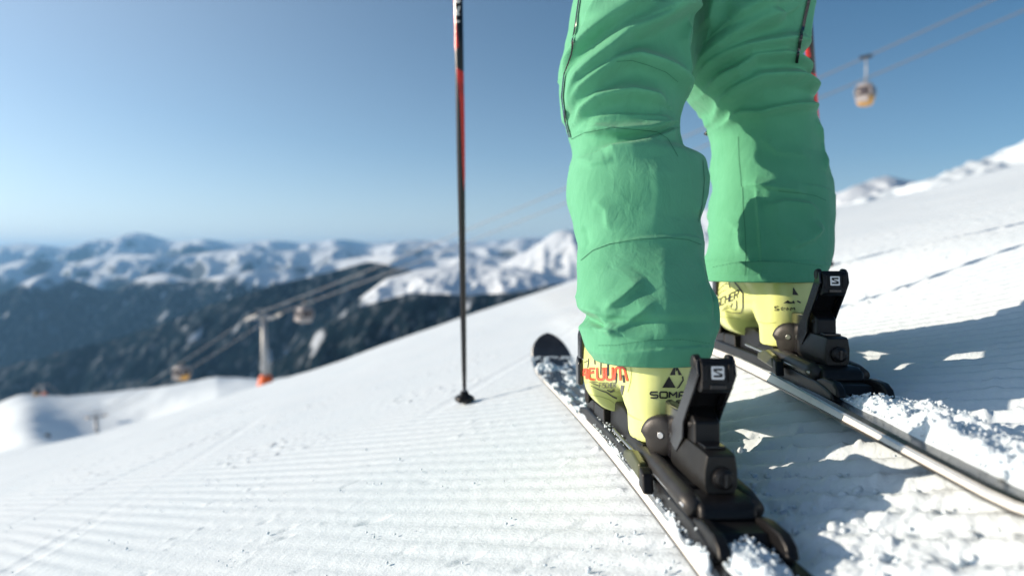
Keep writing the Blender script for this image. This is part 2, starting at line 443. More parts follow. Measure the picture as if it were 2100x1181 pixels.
ridge('mountain_range', 21000, [(-700, 505), (-400, 495), (-200, 502), (0, 505), (50, 498), (130, 508), (170, 500), (200, 487), (225, 494), (262, 478), (290, 475), (330, 489), (372, 497), (420, 489), (480, 500), (560, 491), (620, 499), (700, 490), (760, 499), (860, 492), (980, 498), (1080, 486), (1200, 490), (1500, 470), (2000, 470), (2600, 470)], 5200, 4000, 0.60, mt_far, 1.0, 0.85, 1.1)
ridge('mountain_range', 13500, [(-700, 560), (-300, 545), (0, 545), (60, 530), (150, 540), (240, 520), (360, 525), (480, 512), (600, 515), (700, 505), (760, 512), (840, 491), (880, 494), (930, 512), (990, 505), (1040, 500), (1085, 488), (1130, 500), (1200, 505), (1400, 500), (2600, 500)], 3600, 2600, 0.60, mt_far, 5.0, 0.85, 0.9)
ridge('mountain_range', 8500, [(-700, 640), (-300, 610), (-100, 592), (0, 604), (60, 572), (110, 558), (170, 580), (225, 600), (285, 570), (335, 558), (400, 578), (470, 560), (560, 552), (640, 545), (720, 530), (800, 520), (900, 530), (1000, 525), (1200, 540), (2600, 560)], 3000, 2000, 0.6, mt_mid, 9.0, 0.8, 0.8)
ridge('mountain_range', 4600, [(-700, 850), (-200, 790), (0, 752), (120, 722), (250, 690), (370, 648), (480, 608), (560, 585), (660, 562), (760, 536), (830, 552), (900, 566), (1200, 600), (2600, 640)], 2000, 1200, 0.62, mt_near, 14.0, 0.6, 0.55)
ridge('mountain_plateau', 4050, [(640, 680), (720, 625), (790, 572), (860, 552), (960, 542), (1060, 548), (1120, 562), (1200, 570), (1500, 600)], 1400, 500, 0.28, mt_plateau, 21.0, 0.3, 0.45, 220)
ridge('forested_ridge', 2700, [(300, 880), (520, 770), (610, 712), (680, 660), (760, 622), (850, 600), (960, 606), (1060, 600), (1150, 580), (1300, 590), (1600, 600)], 900, 700, 0.65, mountain_mat('forest_range', 60, 25, 0.0, 0.3), 27.0, 0.6, 0.30, 260)
ridge('snow_peak', 7200, [(1000, 560), (1060, 525), (1105, 500), (1140, 474), (1165, 470), (1200, 480), (1300, 455), (1400, 440), (1450, 428), (1520, 450), (1650, 445), (1720, 420), (1800, 430), (2000, 470), (2400, 520)], 2600, 1600, 0.6, mt_alp, 33.0, 0.6, 0.7, 300)
ridge('snow_peak', 1500, [(1620, 430), (1690, 405), (1740, 386), (1790, 364), (1815, 360), (1850, 370), (1900, 378), (2000, 400), (2300, 420)], 600, 500, 0.5, mt_alp, 41.0, 0.35, 0.25, 200)
ridge('snow_hill', 330, [(1600, 450), (1750, 414), (1820, 392), (1875, 373), (1940, 350), (2020, 318), (2100, 289), (2250, 235), (2500, 160), (2900, 60)], 200, 150, 0.42, M['snow'], 47.0, 0.03, 0.05, 200)

# ------------------------------------------------------------------ skis with bindings
def frame_matrix(origin, fwd, up):
    up = Vector(up).normalized(); fwd = Vector(fwd); fwd = (fwd - up * fwd.dot(up)).normalized(); right = fwd.cross(up)
    m = Matrix.Identity(4)
    for i in range(3):
        m[i][0], m[i][1], m[i][2], m[i][3] = right[i], fwd[i], up[i], origin[i]
    return m
TIP_Y, TAIL_Y = 1.08, -0.78
def ski_half(y):
    """half width along the ski: wide shovel, waist under the boot, wider tail"""
    if y > 0: w = 0.037 + (0.0575 - 0.037) * (y / 0.95) ** 1.7 if y < 0.95 else 0.0575 * max(0.0, 1 - ((y - 0.95) / 0.1305) ** 2.6) ** 0.5
    else: w = 0.037 + (0.051 - 0.037) * (-y / 0.70) ** 1.6 if y > -0.70 else 0.051 - 0.010 * ((-y - 0.70) / 0.1) ** 2
    return w
def ski_rise(y):
    r = 0.004
    if y > 0.80: r += 0.085 * ((y - 0.80) / 0.28) ** 2.0
    if y < -0.70: r += 0.012 * ((-y - 0.70) / 0.1) ** 2
    return r
def ski_thick(y): return 0.010 + 0.011 * math.exp(-(y / 0.42) ** 2)
def strip(ys, prof):
    """loft of a cross-section given as prof(y) -> list of (x, z)"""
    return [[Vector((x, y, z)) for x, z in prof(y)] for y in ys]
YS = [TAIL_Y + i * (0.94 - TAIL_Y) / 60 for i in range(61)] + [0.94 + (TIP_Y - 0.94) * (1 - (1 - i / 16) ** 2) for i in range(1, 17)]
YS[-1] -= 0.001
def make_ski(name, label):
    e = empty(name); tag(e, label, 'ski', 'pair of skis')
    def P(y, lo, hi, inset0, inset1):
        w = ski_half(y); b = ski_rise(y); return [(-w + inset0, b + lo), (w - inset0, b + lo), (w - inset1, b + hi), (-w + inset1, b + hi)]
    m = MB(); m.loft(strip(YS, lambda y: P(y, 0.0, 0.0022, 0.0, 0.0))); m.build('steel_edge', M['edge'], e)
    m = MB(); m.loft(strip(YS, lambda y: P(y, 0.0024, ski_thick(y) * 0.72, min(0.001, ski_half(y) * .3), min(0.0035, ski_half(y) * .5)))); m.build('sidewall', M['sidewall'], e, 0.0006)
    m = MB(); m.loft(strip(YS, lambda y: P(y, ski_thick(y) * 0.72 + 0.0003, ski_thick(y), min(0.0042, ski_half(y) * .55), min(0.0075, ski_half(y) * .7)))); m.build('topsheet', M['topsheet'], e, 0.0006)
    # painted stripes on the shovel
    for x0, x1, y0, y1 in ((-0.030, -0.021, 0.33, 0.60), (0.018, 0.024, 0.30, 0.66), (-0.008, 0.006, 0.42, 0.56)):
        m = MB(); ys = [y0 + (y1 - y0) * i / 12 for i in range(13)]
        m.loft(strip(ys, lambda y: [(x0, ski_rise(y) + ski_thick(y) + .0002), (x1, ski_rise(y) + ski_thick(y) + .0002), (x1, ski_rise(y) + ski_thick(y) + .0007), (x0, ski_rise(y) + ski_thick(y) + .0007)]))
        m.build('stripe', M['grey_ink'], e)
    # binding plate: two rails and a bridge
    zt = 0.024
    m = MB(); m.prism([(-0.37, zt), (-0.36, zt + .010), (0.26, zt + .010), (0.28, zt)], 'x', -0.022, 0.022); m.build('binding_plate', M['black'], e, 0.002)
    for s in (-1, 1):
        m = MB()
        m.prism([(-0.385, zt - .006), (-0.380, zt + .002), (-0.36, zt + .007), (-0.33, zt + .011), (-0.20, zt + .014), (0.20, zt + .012), (0.27, zt + .002), (0.28, zt - .006)], 'x', s * 0.0235, s * 0.0345)
        m.build('rail', M['black'], e, 0.003)
        m = MB(); m.tube([(s * 0.0345, -0.315, zt + .018), (s * 0.0350, -0.20, zt + .020), (s * 0.038, -0.13, zt + .024), (s * 0.038, -0.03, zt + .026)], 0.0020, 8)
        br = m.build('brake_arm', M['steel'], e, smooth=True)
        m = MB(); m.prism([(-0.205, zt + .008), (-0.200, zt + .026), (-0.165, zt + .031), (-0.130, zt + .024), (-0.125, zt + .014)], 'x', s * 0.0375, s * 0.0475)
        m.build('brake_pad', M['olive'], br, 0.003)
        m = MB(); m.prism([(-0.226, zt + .000), (-0.221, zt + .020), (-0.207, zt + .025), (-0.205, zt + .004)], 'x', s * 0.0370, s * 0.0485)
        m.build('brake_tip', M['black'], br, 0.0025)
        m = MB(); m.tube([(s * 0.0265, -0.322, zt + .016), (s * 0.0270, -0.30, zt + .019), (s * 0.0270, -0.20, zt + .024), (s * 0.0270, -0.13, zt + .024)], [0.0085, 0.0100, 0.0100, 0.0070], 16)
        m.build('side_tube', M['grey'], e, smooth=True)
        m = MB(); m.prism([(-0.396, zt + .000), (-0.390, zt + .010), (-0.378, zt + .016), (-0.350, zt + .017), (-0.328, zt + .013), (-0.330, zt + .002)], 'x', s * 0.0215, s * 0.0325)
        m.build('end_lug', M['black'], e, 0.003)
    m = MB(); m.prism([(-0.335, zt + .008), (-0.330, zt + .022), (-0.318, zt + .027), (-0.29, zt + .027), (-0.28, zt + .008)], 'x', -0.0265, 0.0265); m.build('cross_piece', M['black'], e, 0.006)
    # anti-friction pads and toe piece
    m = MB(); m.prism([(0.075, zt + .010), (0.08, zt + .032), (0.15, zt + .032), (0.155, zt + .010)], 'x', -0.030, 0.030); m.build('toe_pad', M['black'], e, 0.002)
    m = MB(); m.prism([(-0.150, zt + .010), (-0.146, zt + .0335), (-0.07, zt + .0335), (-0.065, zt + .010)], 'x', -0.030, 0.030); m.build('heel_pad', M['black'], e, 0.002)
    m = MB(); m.prism([(-0.060, zt + .010), (-0.056, zt + .044), (-0.01, zt + .052), (0.065, zt + .050), (0.070, zt + .010)], 'x', -0.022, 0.024); m.build('arch_light_block', M['black'], e, 0.003)  # added black block that stops sunlight passing under the boot arch
    m = MB(); m.prism([(0.165, zt + .008), (0.170, zt + .060), (0.195, zt + .064), (0.235, zt + .045), (0.255, zt + .008)], 'x', -0.028, 0.028)
    tp = m.build('toe_piece', M['black'], e, 0.006)
    for s in (-1, 1):
        m = MB(); m.prism([(s * 0.028, 0.20), (s * 0.042, 0.175), (s * 0.046, 0.145), (s * 0.040, 0.138), (s * 0.033, 0.160), (s * 0.020, 0.175)], 'z', zt + .030, zt + .056)
        m.build('toe_wing', M['black'], tp, 0.003)
    # heel piece: housing with the adjusting screw, side cups, arched lever
    zh = 0.0505
    m = MB()
    prof = [(-0.0135, zh), (0.0135, zh), (0.0165, zh + .007), (0.0165, zh + .022), (0.0140, zh + .036), (-0.0140, zh + .036), (-0.0165, zh + .022), (-0.0165, zh + .007)]
    def sec(k, dz, y): return [Vector((x * k, y, zh + (z - zh) * dz)) for x, z in prof]
    m.loft([sec(0.90, 0.95, -0.311), sec(0.98, 1.0, -0.305), sec(1.06, 1.05, -0.262), sec(1.06, 1.05, -0.215)])
    hp = m.build('heel_piece', M['housing'], e, 0.0014)
    m = MB(); m.disc((0.001, -0.312, zh + .0145), (0, 1, 0), 0.0098, 0.009, 28); m.tube([(0.001, -0.3165, zh + .0145), (0.001, -0.319, zh + .0145)], [0.0092, 0.006], 28)
    m.build('screw', M['black'], hp, 0.0008)
    m = MB(); m.box(-0.0004, 0.0024, -0.3205, -0.3188, zh + .0085, zh + .0205); m.build('screw_slot', M['gloss'], hp)
    m = MB(); m.box(-0.010, 0.010, -0.296, -0.268, zh + .0362, zh + .0395); m.build('scale_window', M['gloss'], hp, 0.0008)
    m = MB(); m.prism([(-0.290, 0.036), (-0.284, zh + .001), (-0.18, zh + .001), (-0.165, 0.036)], 'x', -0.0225, 0.0225); m.build('carriage', M['black'], hp, 0.003)
    for s in (-1, 1):
        # teardrop cup hugging the boot heel, turned out and back
        n = Vector((s * 0.62, -0.78, 0.0)).normalized(); t = Vector((s * 0.78, 0.62, 0.0)).normalized(); c = Vector((s * 0.0185, -0.1790, 0.0730))
        rings = []
        for off, sc in ((-0.010, 1.0), (-0.002, 1.0), (0.0025, 0.95), (0.0048, 0.80), (0.0060, 0.5), (0.0063, 0.15)):
            ring = []
            for i in range(40):
                a = 2 * math.pi * i / 40; yy = math.cos(a) * 0.0200; zz_ = math.sin(a) * 0.0232
                if zz_ > 0 and yy > 0: yy *= 1.16; zz_ *= 1.0
                if zz_ < 0 and yy > 0: yy *= 0.86
                if zz_ < 0: zz_ *= 1.10
                ring.append(c + n * off + t * (yy * sc) + Vector((0, 0, zz_ * sc)))
            rings.append(ring)
        m = MB(); m.loft(rings); m.build('side_cup', M['grey'], hp, smooth=True)
        m = MB(); m.disc(c + n * 0.0063 - t * 0.003 + Vector((0, 0, 0.003)), n, 0.0036, 0.0018, 18); m.build('pin', M['steel'], hp, 0.0005)
        m = MB(); m.prism([(s * 0.001, -0.232), (s * 0.0140, -0.232), (s * 0.0150, -0.200), (s * 0.011, -0.170), (s * 0.001, -0.166)], 'z', 0.054, 0.112); m.build('heel_cup', M['gloss'], hp, 0.003)
    # lever: two bowed arms carrying a thumb plate
    arm = [(-0.215, 0.076), (-0.221, 0.098), (-0.239, 0.113), (-0.261, 0.138), (-0.279, 0.160), (-0.294, 0.170), (-0.299, 0.155), (-0.286, 0.138), (-0.268, 0.118), (-0.257, 0.104), (-0.255, 0.088), (-0.236, 0.070)]
    m = MB()
    m.prism([(-0.241, 0.118), (-0.263, 0.144), (-0.280, 0.166), (-0.292, 0.171), (-0.297, 0.166), (-0.300, 0.142), (-0.292, 0.138), (-0.281, 0.143), (-0.263, 0.130), (-0.252, 0.114)], 'x', -0.0150, 0.0150)
    lev = m.build('lever', M['black'], hp, 0.0022)
    for s in (-1, 1):
        m = MB(); m.prism(arm, 'x', s * 0.0153, s * 0.0186); m.build('lever_arm', M['gloss'], hp, 0.0014)
        m = MB(); m.tube([(s * 0.0125, -0.285, 0.1660), (s * 0.0195, -0.285, 0.1660)], [0.0078, 0.0068], 18); m.build('lever_ear', M['black'], hp, 0.002)
        m = MB(); m.prism([(-0.3012, 0.149), (-0.2992, 0.165), (-0.290, 0.167), (-0.290, 0.149)], 'x', s * 0.0102, s * 0.0150); m.build('lever_rib', M['black'], hp, 0.0012)
    m = MB(); m.box(-0.0075, 0.0075, -0.3016, -0.292, 0.1425, 0.1470); m.build('lever_slot', M['gloss'], hp, 0.0008)
    m = MB(); m.prism([(-0.276, 0.086), (-0.274, 0.108), (-0.255, 0.120), (-0.222, 0.110), (-0.205, 0.086)], 'x', -0.0128, 0.0128); m.build('lever_gap_filler', M['black'], hp, 0.003)  # dark filler added between the arms so the lever opening reads dark
    m = MB(); m.tube([(-0.0150, -0.264, 0.104), (0.0150, -0.264, 0.104)], 0.0022, 12); m.build('lever_axle', M['grey'], hp, 0, True)
    # emblem on the lever face: white square with a black S
    n = Vector((0, -0.0343, -0.006)).normalized()          # outward normal of the back face
    c0 = Vector((0.0, -0.2990, 0.1575)); rx = Vector((1, 0, 0)); up = Vector((0, 0.003, 0.024)).normalized(); nn = Vector((0, -1, 0.125)).normalized()
    def q(x, z, o): return c0 + rx * (x * 0.72) + up * (z * 0.72) + nn * o
    m = MB(); a = 0.0082
    loop = []
    for sx, sz, st in ((1, 1, 0), (-1, 1, 90), (-1, -1, 180), (1, -1, 270)):
        for k in range(5):
            t = R(st + k * 22.5); loop.append((sx * (a - .0015) + .0015 * math.cos(t), sz * (a - .0015) + .0015 * math.sin(t)))
    N = len(loop)
    m.add([q(x, z, 0.0004) for x, z in loop] + [q(x, z, 0.0010) for x, z in loop], [tuple(range(N, 2*N))] + [(i, (i+1) % N, N+(i+1) % N, N+i) for i in range(N)])
    m.build('emblem', M['white_ink'], hp)
    m = MB()
    S = [[(-.0048, .0056), (.0056, .0056), (.0056, .0030), (-.0012, .0030)], [(-.0058, .0046), (-.0048, .0056), (-.0012, .0030), (-.0026, .0020), (-.0058, .0020)],
         [(-.0058, .0020), (-.0026, .0020), (.0058, -.0020), (.0026, -.0020)][:2] + [(.0058, -.0014), (.0026, -.0024)][:1] + [(.0026, -.0020)],
         [(.0026, -.0020), (.0058, -.0014), (.0058, -.0044), (.0046, -.0056), (.0012, -.0030)], [(.0012, -.0030), (.0046, -.0056), (-.0056, -.0056), (-.0056, -.0030)]]
    for poly in S:
        k = len(poly)
        m.add([q(x, z, 0.0012) for x, z in poly] + [q(x, z, 0.0016) for x, z in poly], [tuple(range(k, 2*k))] + [(i, (i+1) % k, k+(i+1) % k, k+i) for i in range(k)])
    m.build('letter_s', M['black_ink'], hp)
    return e

def plane_pt(x, y): return Vector((x, y, GX * x + GY * y - GH))
# where each ski lies: point under the middle of the boot, heading, cant and pitch against the snow
def ski_frame(x, y, dz, head, pitch, roll):
    fw = Vector((head, 1, GX * head + GY + pitch))
    return frame_matrix(Vector((x, y, GX * x + GY * y - GH + dz)), fw, Vector((1, 0, roll)).cross(fw))
ski_l = make_ski('ski', 'near black ski with white sidewall, under the lettered boot nearest the camera')
ski_l.matrix_world = ML = ski_frame(0.1677, 0.9097, 0.0032, -0.0599, 0.0148, -0.0101)
ski_r = make_ski('ski', 'farther black ski at right with thick snow piled on its tail')
ski_r.matrix_world = MR = ski_frame(0.4314, 1.1638, 0.0201, 0.0701, -0.0098, -0.007)

# ------------------------------------------------------------------ skier
person = empty('person', plane_pt(0.33, 1.09))
tag(person, 'skier in bright green ski pants and lime yellow boots, seen from behind', 'person')
def wparent(o, parent=None, m=None):
    """parent to the skier while keeping the world position"""
    p = parent or person
    o.parent = p
    bpy.context.view_layer.update()
    o.matrix_world = m if m is not None else Matrix.Identity(4)
    return o
def final_mesh(o):
    dg = bpy.context.evaluated_depsgraph_get()
    me = bpy.data.meshes.new_from_object(o.evaluated_get(dg)); o.modifiers.clear(); o.data = me
    me.polygons.foreach_set('use_smooth', [True] * len(me.polygons)); me.update()

BOOT_Z = 0.058
def make_boot(mski):
    m = MB()
    sec = [(0.0, -.157, -.070, .0340), (.028, -.156, -.066, .0350), (.034, -.156, -.060, .0375), (.055, -.157, -.035, .0415), (.070, -.158, 0.0, .0445), (.085, -.158, .035, .0485), (.105, -.156, .060, .0530),
           (.120, -.152, .060, .0590), (.124, -.154, .060, .0620), (.132, -.146, .050, .0600), (.140, -.134, .040, .052), (.150, -.115, .03, .040)]
    rings = []
    for z, y0, y1, w in sec:
        cy, ry = (y0 + y1) / 2, (y1 - y0) / 2
        ring = []
        for i in range(48):
            a = 2 * math.pi * i / 48; c, s_ = math.cos(a), math.sin(a); p = 2 / 2.7
            ring.append(Vector((w * math.copysign(abs(c) ** p, c), cy + ry * math.copysign(abs(s_) ** p, s_), z)))
        rings.append(ring)
    m.loft(rings)
    rings = []
    for y, z0, z1, w in [(-.10, .050, .12, .046), (-.05, .042, .135, .053), (0.0, .036, .140, .0585), (.030, .030, .140, .0605), (.034, 0, .139, .0605), (.07, 0, .132, .0610), (.10, 0, .118, .057), (.125, 0, .096, .050), (.145, 0, .068, .040), (.158, 0, .034, .030)]:
        cz, rz = (z0 + z1) / 2, (z1 - z0) / 2
        rings.append([Vector((w * math.copysign(abs(math.cos(a)) ** .72, math.cos(a)), y, cz + rz * math.copysign(abs(math.sin(a)) ** .72, math.sin(a)))) for a in [2 * math.pi * i / 40 for i in range(40)]])
    m.loft(rings)
    o = m.build('boot', M['lime'])
    md = o.modifiers.new('r', 'REMESH'); md.mode = 'VOXEL'; md.voxel_size = 0.0026
    md = o.modifiers.new('s', 'SMOOTH'); md.factor = 0.5; md.iterations = 7
    final_mesh(o)
    return wparent(o, None, mski @ Matrix.Translation((0, 0.004, BOOT_Z)))
boot_l = make_boot(ML)
boot_r = make_boot(MR)
def child_of_boot(o, boot):
    o.parent = boot; o.matrix_parent_inverse = Matrix.Identity(4); return o
for boot, side in ((boot_l, -1), (boot_r, -1)):
    for s in (side,):
        for (y, z, dy) in ((0.085, 0.086, 0.03), (0.100, 0.045, 0.028)):
            m = MB(); m.prism([(y - .014, z - .014), (y - .010, z + .020), (y + .004, z + .030), (y + .016, z + .020), (y + .012, z - .016)], 'x', s * 0.0575, s * 0.0655)
            child_of_boot(m.build('buckle', M['gloss'], None, 0.003), boot)
            m = MB(); m.tube([(s * 0.060, y + .002, z + .010), (s * 0.052, y + .006, z + .024), (s * 0.035, y + .012, z + .030)], 0.0028, 8)
            child_of_boot(m.build('buckle_wire', M['steel'], None, 0, True), boot)

def bvh_of(o):
    bpy.context.view_layer.update()
    mw = o.matrix_world
    return BVHTree.FromPolygons([mw @ v.co for v in o.data.vertices], [tuple(p.vertices) for p in o.data.polygons])
def decal(name, material, tree, owner, strokes, lift=0.0007, single=False):
    """prints or sews a mark onto a surface: strokes = (polyline, width, closed-polygon flag) as surveyed sight lines"""
    V = []; F = []
    org = Vector((0, 0, 0))
    def hit(x, y):
        d = ray(x, y).normalized()
        loc, nor, idx, dist = tree.ray_cast(org, d)
        if loc is None: return None
        if nor.dot(d) > 0: nor = -nor
        return loc + nor * lift
    for st in strokes:
        pl, w = st[0], st[1]
        if w == 'fill':                       # triangle fan area, finely divided
            a, b, c = pl; n = 10; idx = {}
            for i in range(n + 1):
                for j in range(n + 1 - i):
                    k = n - i - j
                    idx[i, j] = hit((a[0]*i + b[0]*j + c[0]*k) / n, (a[1]*i + b[1]*j + c[1]*k) / n)
            def put(*ks):
                ps = [idx[k] for k in ks]
                if all(p is not None for p in ps):
                    b0 = len(V); V.extend(ps); F.append(tuple(range(b0, b0 + len(ps))))
            for i in range(n):
                for j in range(n - i):
                    put((i, j), (i + 1, j), (i, j + 1))
                    if i + j < n - 1: put((i + 1, j), (i + 1, j + 1), (i, j + 1))
            continue
        pts = [Vector(p) for p in pl]; res = []
        for a, b in zip(pts[:-1], pts[1:]):
            n = max(1, int((b - a).length / 1.6))
            res += [a.lerp(b, i / n) for i in range(n)]
        res.append(pts[-1])
        rows = []
        for i, p in enumerate(res):
            t = (res[min(i + 1, len(res) - 1)] - res[max(i - 1, 0)])
            if t.length < 1e-6: continue
            t.normalize(); nrm = Vector((-t.y, t.x))
            ww = w if not hasattr(w, '__len__') else w[0] + (w[1] - w[0]) * i / (len(res) - 1)
            k = max(2, int(ww / 1.5) + 1)
            rows.append([hit(*(p + nrm * ww * (j / k - 0.5))) for j in range(k + 1)])
        for r0, r1 in zip(rows[:-1], rows[1:]):
            m_ = min(len(r0), len(r1))
            for j in range(m_ - 1):
                ps = (r0[j], r0[j+1], r1[j+1], r1[j])
                if all(p is not None for p in ps) and max((ps[0]-ps[2]).length, (ps[1]-ps[3]).length) < 0.02:
                    b0 = len(V); V.extend(ps); F.append((b0, b0+1, b0+2, b0+3))
    if not F: return None
    inv = owner.matrix_world.inverted()
    o = mesh_obj(name, [inv @ v for v in V], F, material, owner)
    bm = bmesh.new(); bm.from_mesh(o.data); bmesh.ops.remove_doubles(bm, verts=bm.verts, dist=2e-5)
    if single:                                # one unbroken stroke: drop stray bits
        seen = set(); best = []
        for f0 in bm.faces:
            if f0 in seen: continue
            st_, comp = [f0], []
            seen.add(f0)
            while st_:
                q_ = st_.pop(); comp.append(q_)
                for e_ in q_.edges:
                    for n_ in e_.link_faces:
                        if n_ not in seen: seen.add(n_); st_.append(n_)
            if len(comp) > len(best): best = comp
        keep = set(best); bmesh.ops.delete(bm, geom=[q_ for q_ in bm.faces if q_ not in keep], context='FACES')
    bmesh.ops.recalc_face_normals(bm, faces=bm.faces); bm.to_mesh(o.data); bm.free()
    return o
def zz(ox, oy, k):
    return lambda pts: [(ox + x / k, oy + y / k) for x, y in pts]
A4 = zz(1160, 690, 5.625)
A5 = zz(1440, 540, 4.217)
tl = bvh_of(boot_l); tr = bvh_of(boot_r)
# near boot: red word, small black word, swoosh, triangles, second word
decal('red_lettering', M['red_ink'], tl, boot_l, [(A4(p), 24 / 5.625) for p in [
    [(170, 370), (178, 480)], [(192, 488), (216, 378), (246, 372), (248, 488)], [(206, 440), (246, 440)],
    [(338, 366), (288, 366), (274, 385), (272, 470), (288, 488), (342, 490)], [(275, 415), (330, 412)],
    [(366, 356), (370, 470), (386, 490), (432, 490), (444, 472), (440, 354)], [(470, 352), (474, 474), (490, 493), (536, 493), (548, 476), (548, 350)],
    [(566, 496), (584, 372), (600, 356), (660, 354), (684, 372), (720, 512)], [(630, 360), (640, 505)]]], 0.0011)
decal('shadow_lettering', M['black_ink'], tl, boot_l, [(A4(p), w / 5.625) for p, w in [
    ([(412, 300), (408, 440)], 12), ([(494, 310), (494, 450)], 20), ([(338, 270), (344, 320)], 12), ([(268, 250), (268, 300), (258, 360)], 9),
    ([(215, 300), (262, 278)], 7), ([(594, 420), (585, 530)], 12), ([(668, 440), (680, 530)], 22), ([(306, 398), (332, 392)], 9), ([(690, 318), (770, 316)], 14)]], 0.0008)
def letters(word, x0, y0, w, h, gap, slant=0.0, rise=0.0):
    G = {'F': [[(0,1),(0,0),(1,0)], [(0,.5),(.8,.5)]], 'I': [[(.5,0),(.5,1)]], 'S': [[(1,0),(.1,0),(0,.12),(0,.4),(.1,.5),(.9,.5),(1,.6),(1,.88),(.9,1),(0,1)]], 'C': [[(1,0),(.15,0),(0,.15),(0,.85),(.15,1),(1,1)]],
         'H': [[(0,0),(0,1)], [(1,0),(1,1)], [(0,.5),(1,.5)]], 'E': [[(1,0),(0,0),(0,1),(1,1)], [(0,.5),(.8,.5)]], 'R': [[(0,1),(0,0),(.9,0),(1,.12),(1,.4),(.9,.5),(0,.5)], [(.5,.5),(1,1)]],
         'O': [[(.5,0),(.9,0),(1,.12),(1,.88),(.9,1),(.1,1),(0,.88),(0,.12),(.1,0),(.5,0)]], 'M': [[(0,1),(0,0),(.5,.6),(1,0),(1,1)]], 'A': [[(0,1),(.1,.1),(.25,0),(.9,0),(1,.12),(1,1)], [(0,.6),(1,.6)]],
         'L': [[(0,0),(0,1),(1,1)]], 'K': [[(0,0),(0,1)], [(1,0),(0,.5),(1,1)]]}
    out = []; x = x0
    for ch in word:
        ww = w * (0.35 if ch == 'I' else 1.0)
        for pl in G[ch]: out.append([(x + px * ww + slant * (1 - py) * h, y0 + py * h + rise * (x - x0 + px * ww)) for px, py in pl])
        x += ww + gap
    return out
decal('small_lettering', M['grey_ink'], tl, boot_l, [(A4(p), 8 / 5.625) for p in letters('FISCHER', 388, 530, 22, 56, 8, 0.05, 0.0)])
for p, w in [
    ([(262, 518), (320, 540), (378, 562)], (0.7, 2.2)), ([(275, 515), (375, 524)], (0.7, 1.6)), ([(285, 562), (400, 618), (470, 640), (540, 690), (590, 712)], (0.8, 3.6)),
    ([(585, 706), (622, 710), (640, 690), (652, 630), (662, 560)], (4.5, 7.0)), ([(478, 612), (520, 634), (562, 616)], (2.0, 5.0))]:
    decal('swoosh', M['grey_ink'], tl, boot_l, [(A4(p), w)], 0.0007, True)
decal('triangle_emblem', M['black_ink'], tl, boot_l, [(A4([(1265, 312), (1198, 444), (1262, 444)]), 'fill'), (A4([(1268, 312), (1340, 444), (1300, 444)]), 'fill'), (A4([(1268, 330), (1268, 400), (1300, 380)]), 'fill'),
    (A4([(1192, 456), (1112, 588), (1268, 588)]), 'fill'), (A4([(1345, 456), (1352, 500), (1300, 585)]), 3.0), (A4([(1280, 590), (1300, 585)]), 2.0)])
decal('lettering', M['black_ink'], tl, boot_l, [(A4(p), 19 / 5.625) for p in letters('SOMA', 980, 638, 82, 66, 26)])
for p in ([(690, 855), (740, 905), (800, 940), (880, 968)], [(215, 640), (300, 672), (400, 690), (500, 722), (560, 765)], [(745, 330), (760, 400), (752, 520), (720, 640)]):
    decal('shell_edge', M['lime_dark'], tl, boot_l, [(A4(p), 1.1)], 0.0006, True)
for p in ([(370, 480), (470, 500), (560, 520), (640, 510)], [(120, 455), (230, 470), (330, 478)]):
    decal('shell_edge', M['lime_dark'], tr, boot_r, [(A5(p), 1.0)], 0.0006, True)
# farther boot: outlined panel with contour lines, part of a word, worn triangle and word
decal('panel_outline', M['black_ink'], tr, boot_r, [(A5(p), w) for p, w in [
    ([(262, 140), (310, 195), (356, 262)], (2.2, 3.0)), ([(356, 262), (354, 380), (340, 425)], (3.0, 1.8)), ([(340, 428), (250, 425), (170, 405)], (1.6, 0.8)),
    ([(130, 300), (160, 250), (205, 228)], (0.8, 0.8)), ([(205, 180), (232, 175), (245, 215)], (1.2, 2.2)), ([(120, 260), (170, 205), (215, 165)], 0.8), ([(300, 320), (300, 385), (285, 405)], 1.9), ([(262, 345), (250, 378)], 1.9),
    ([(170, 410), (230, 380), (280, 400)], 0.9), ([(180, 395), (225, 362), (250, 372)], 0.8)]])
decal('lettering', M['black_ink'], tr, boot_r, [(A5(p), 9 / 4.217) for p in letters('SCHER', 118, 318, 32, 66, 8, 0.12, -0.46)])
decal('worn_emblem', M['black_ink'], tr, boot_r, [(A5([(786, 205), (780, 272), (832, 275)]), 'fill'), (A5([(700, 345), (740, 318), (770, 340)]), 'fill'), (A5([(770, 340), (790, 318), (800, 350)]), 'fill'), (A5([(820, 325), (850, 340)]), 3), (A5([(735, 340), (800, 338)]), 3)])
decal('worn_lettering', M['black_ink'], tr, boot_r, [(A5(p), w) for p, w in [([(660, 372), (628, 374), (632, 388), (662, 394), (655, 406), (626, 404)], 1.8), ([(700, 380), (684, 384), (686, 402), (700, 404)], 1.6), ([(706, 392), (722, 390)], 1.4), ([(732, 408), (734, 382), (752, 398)], 1.8), ([(764, 408), (766, 382), (780, 392), (798, 382), (800, 405)], 2.0)]])

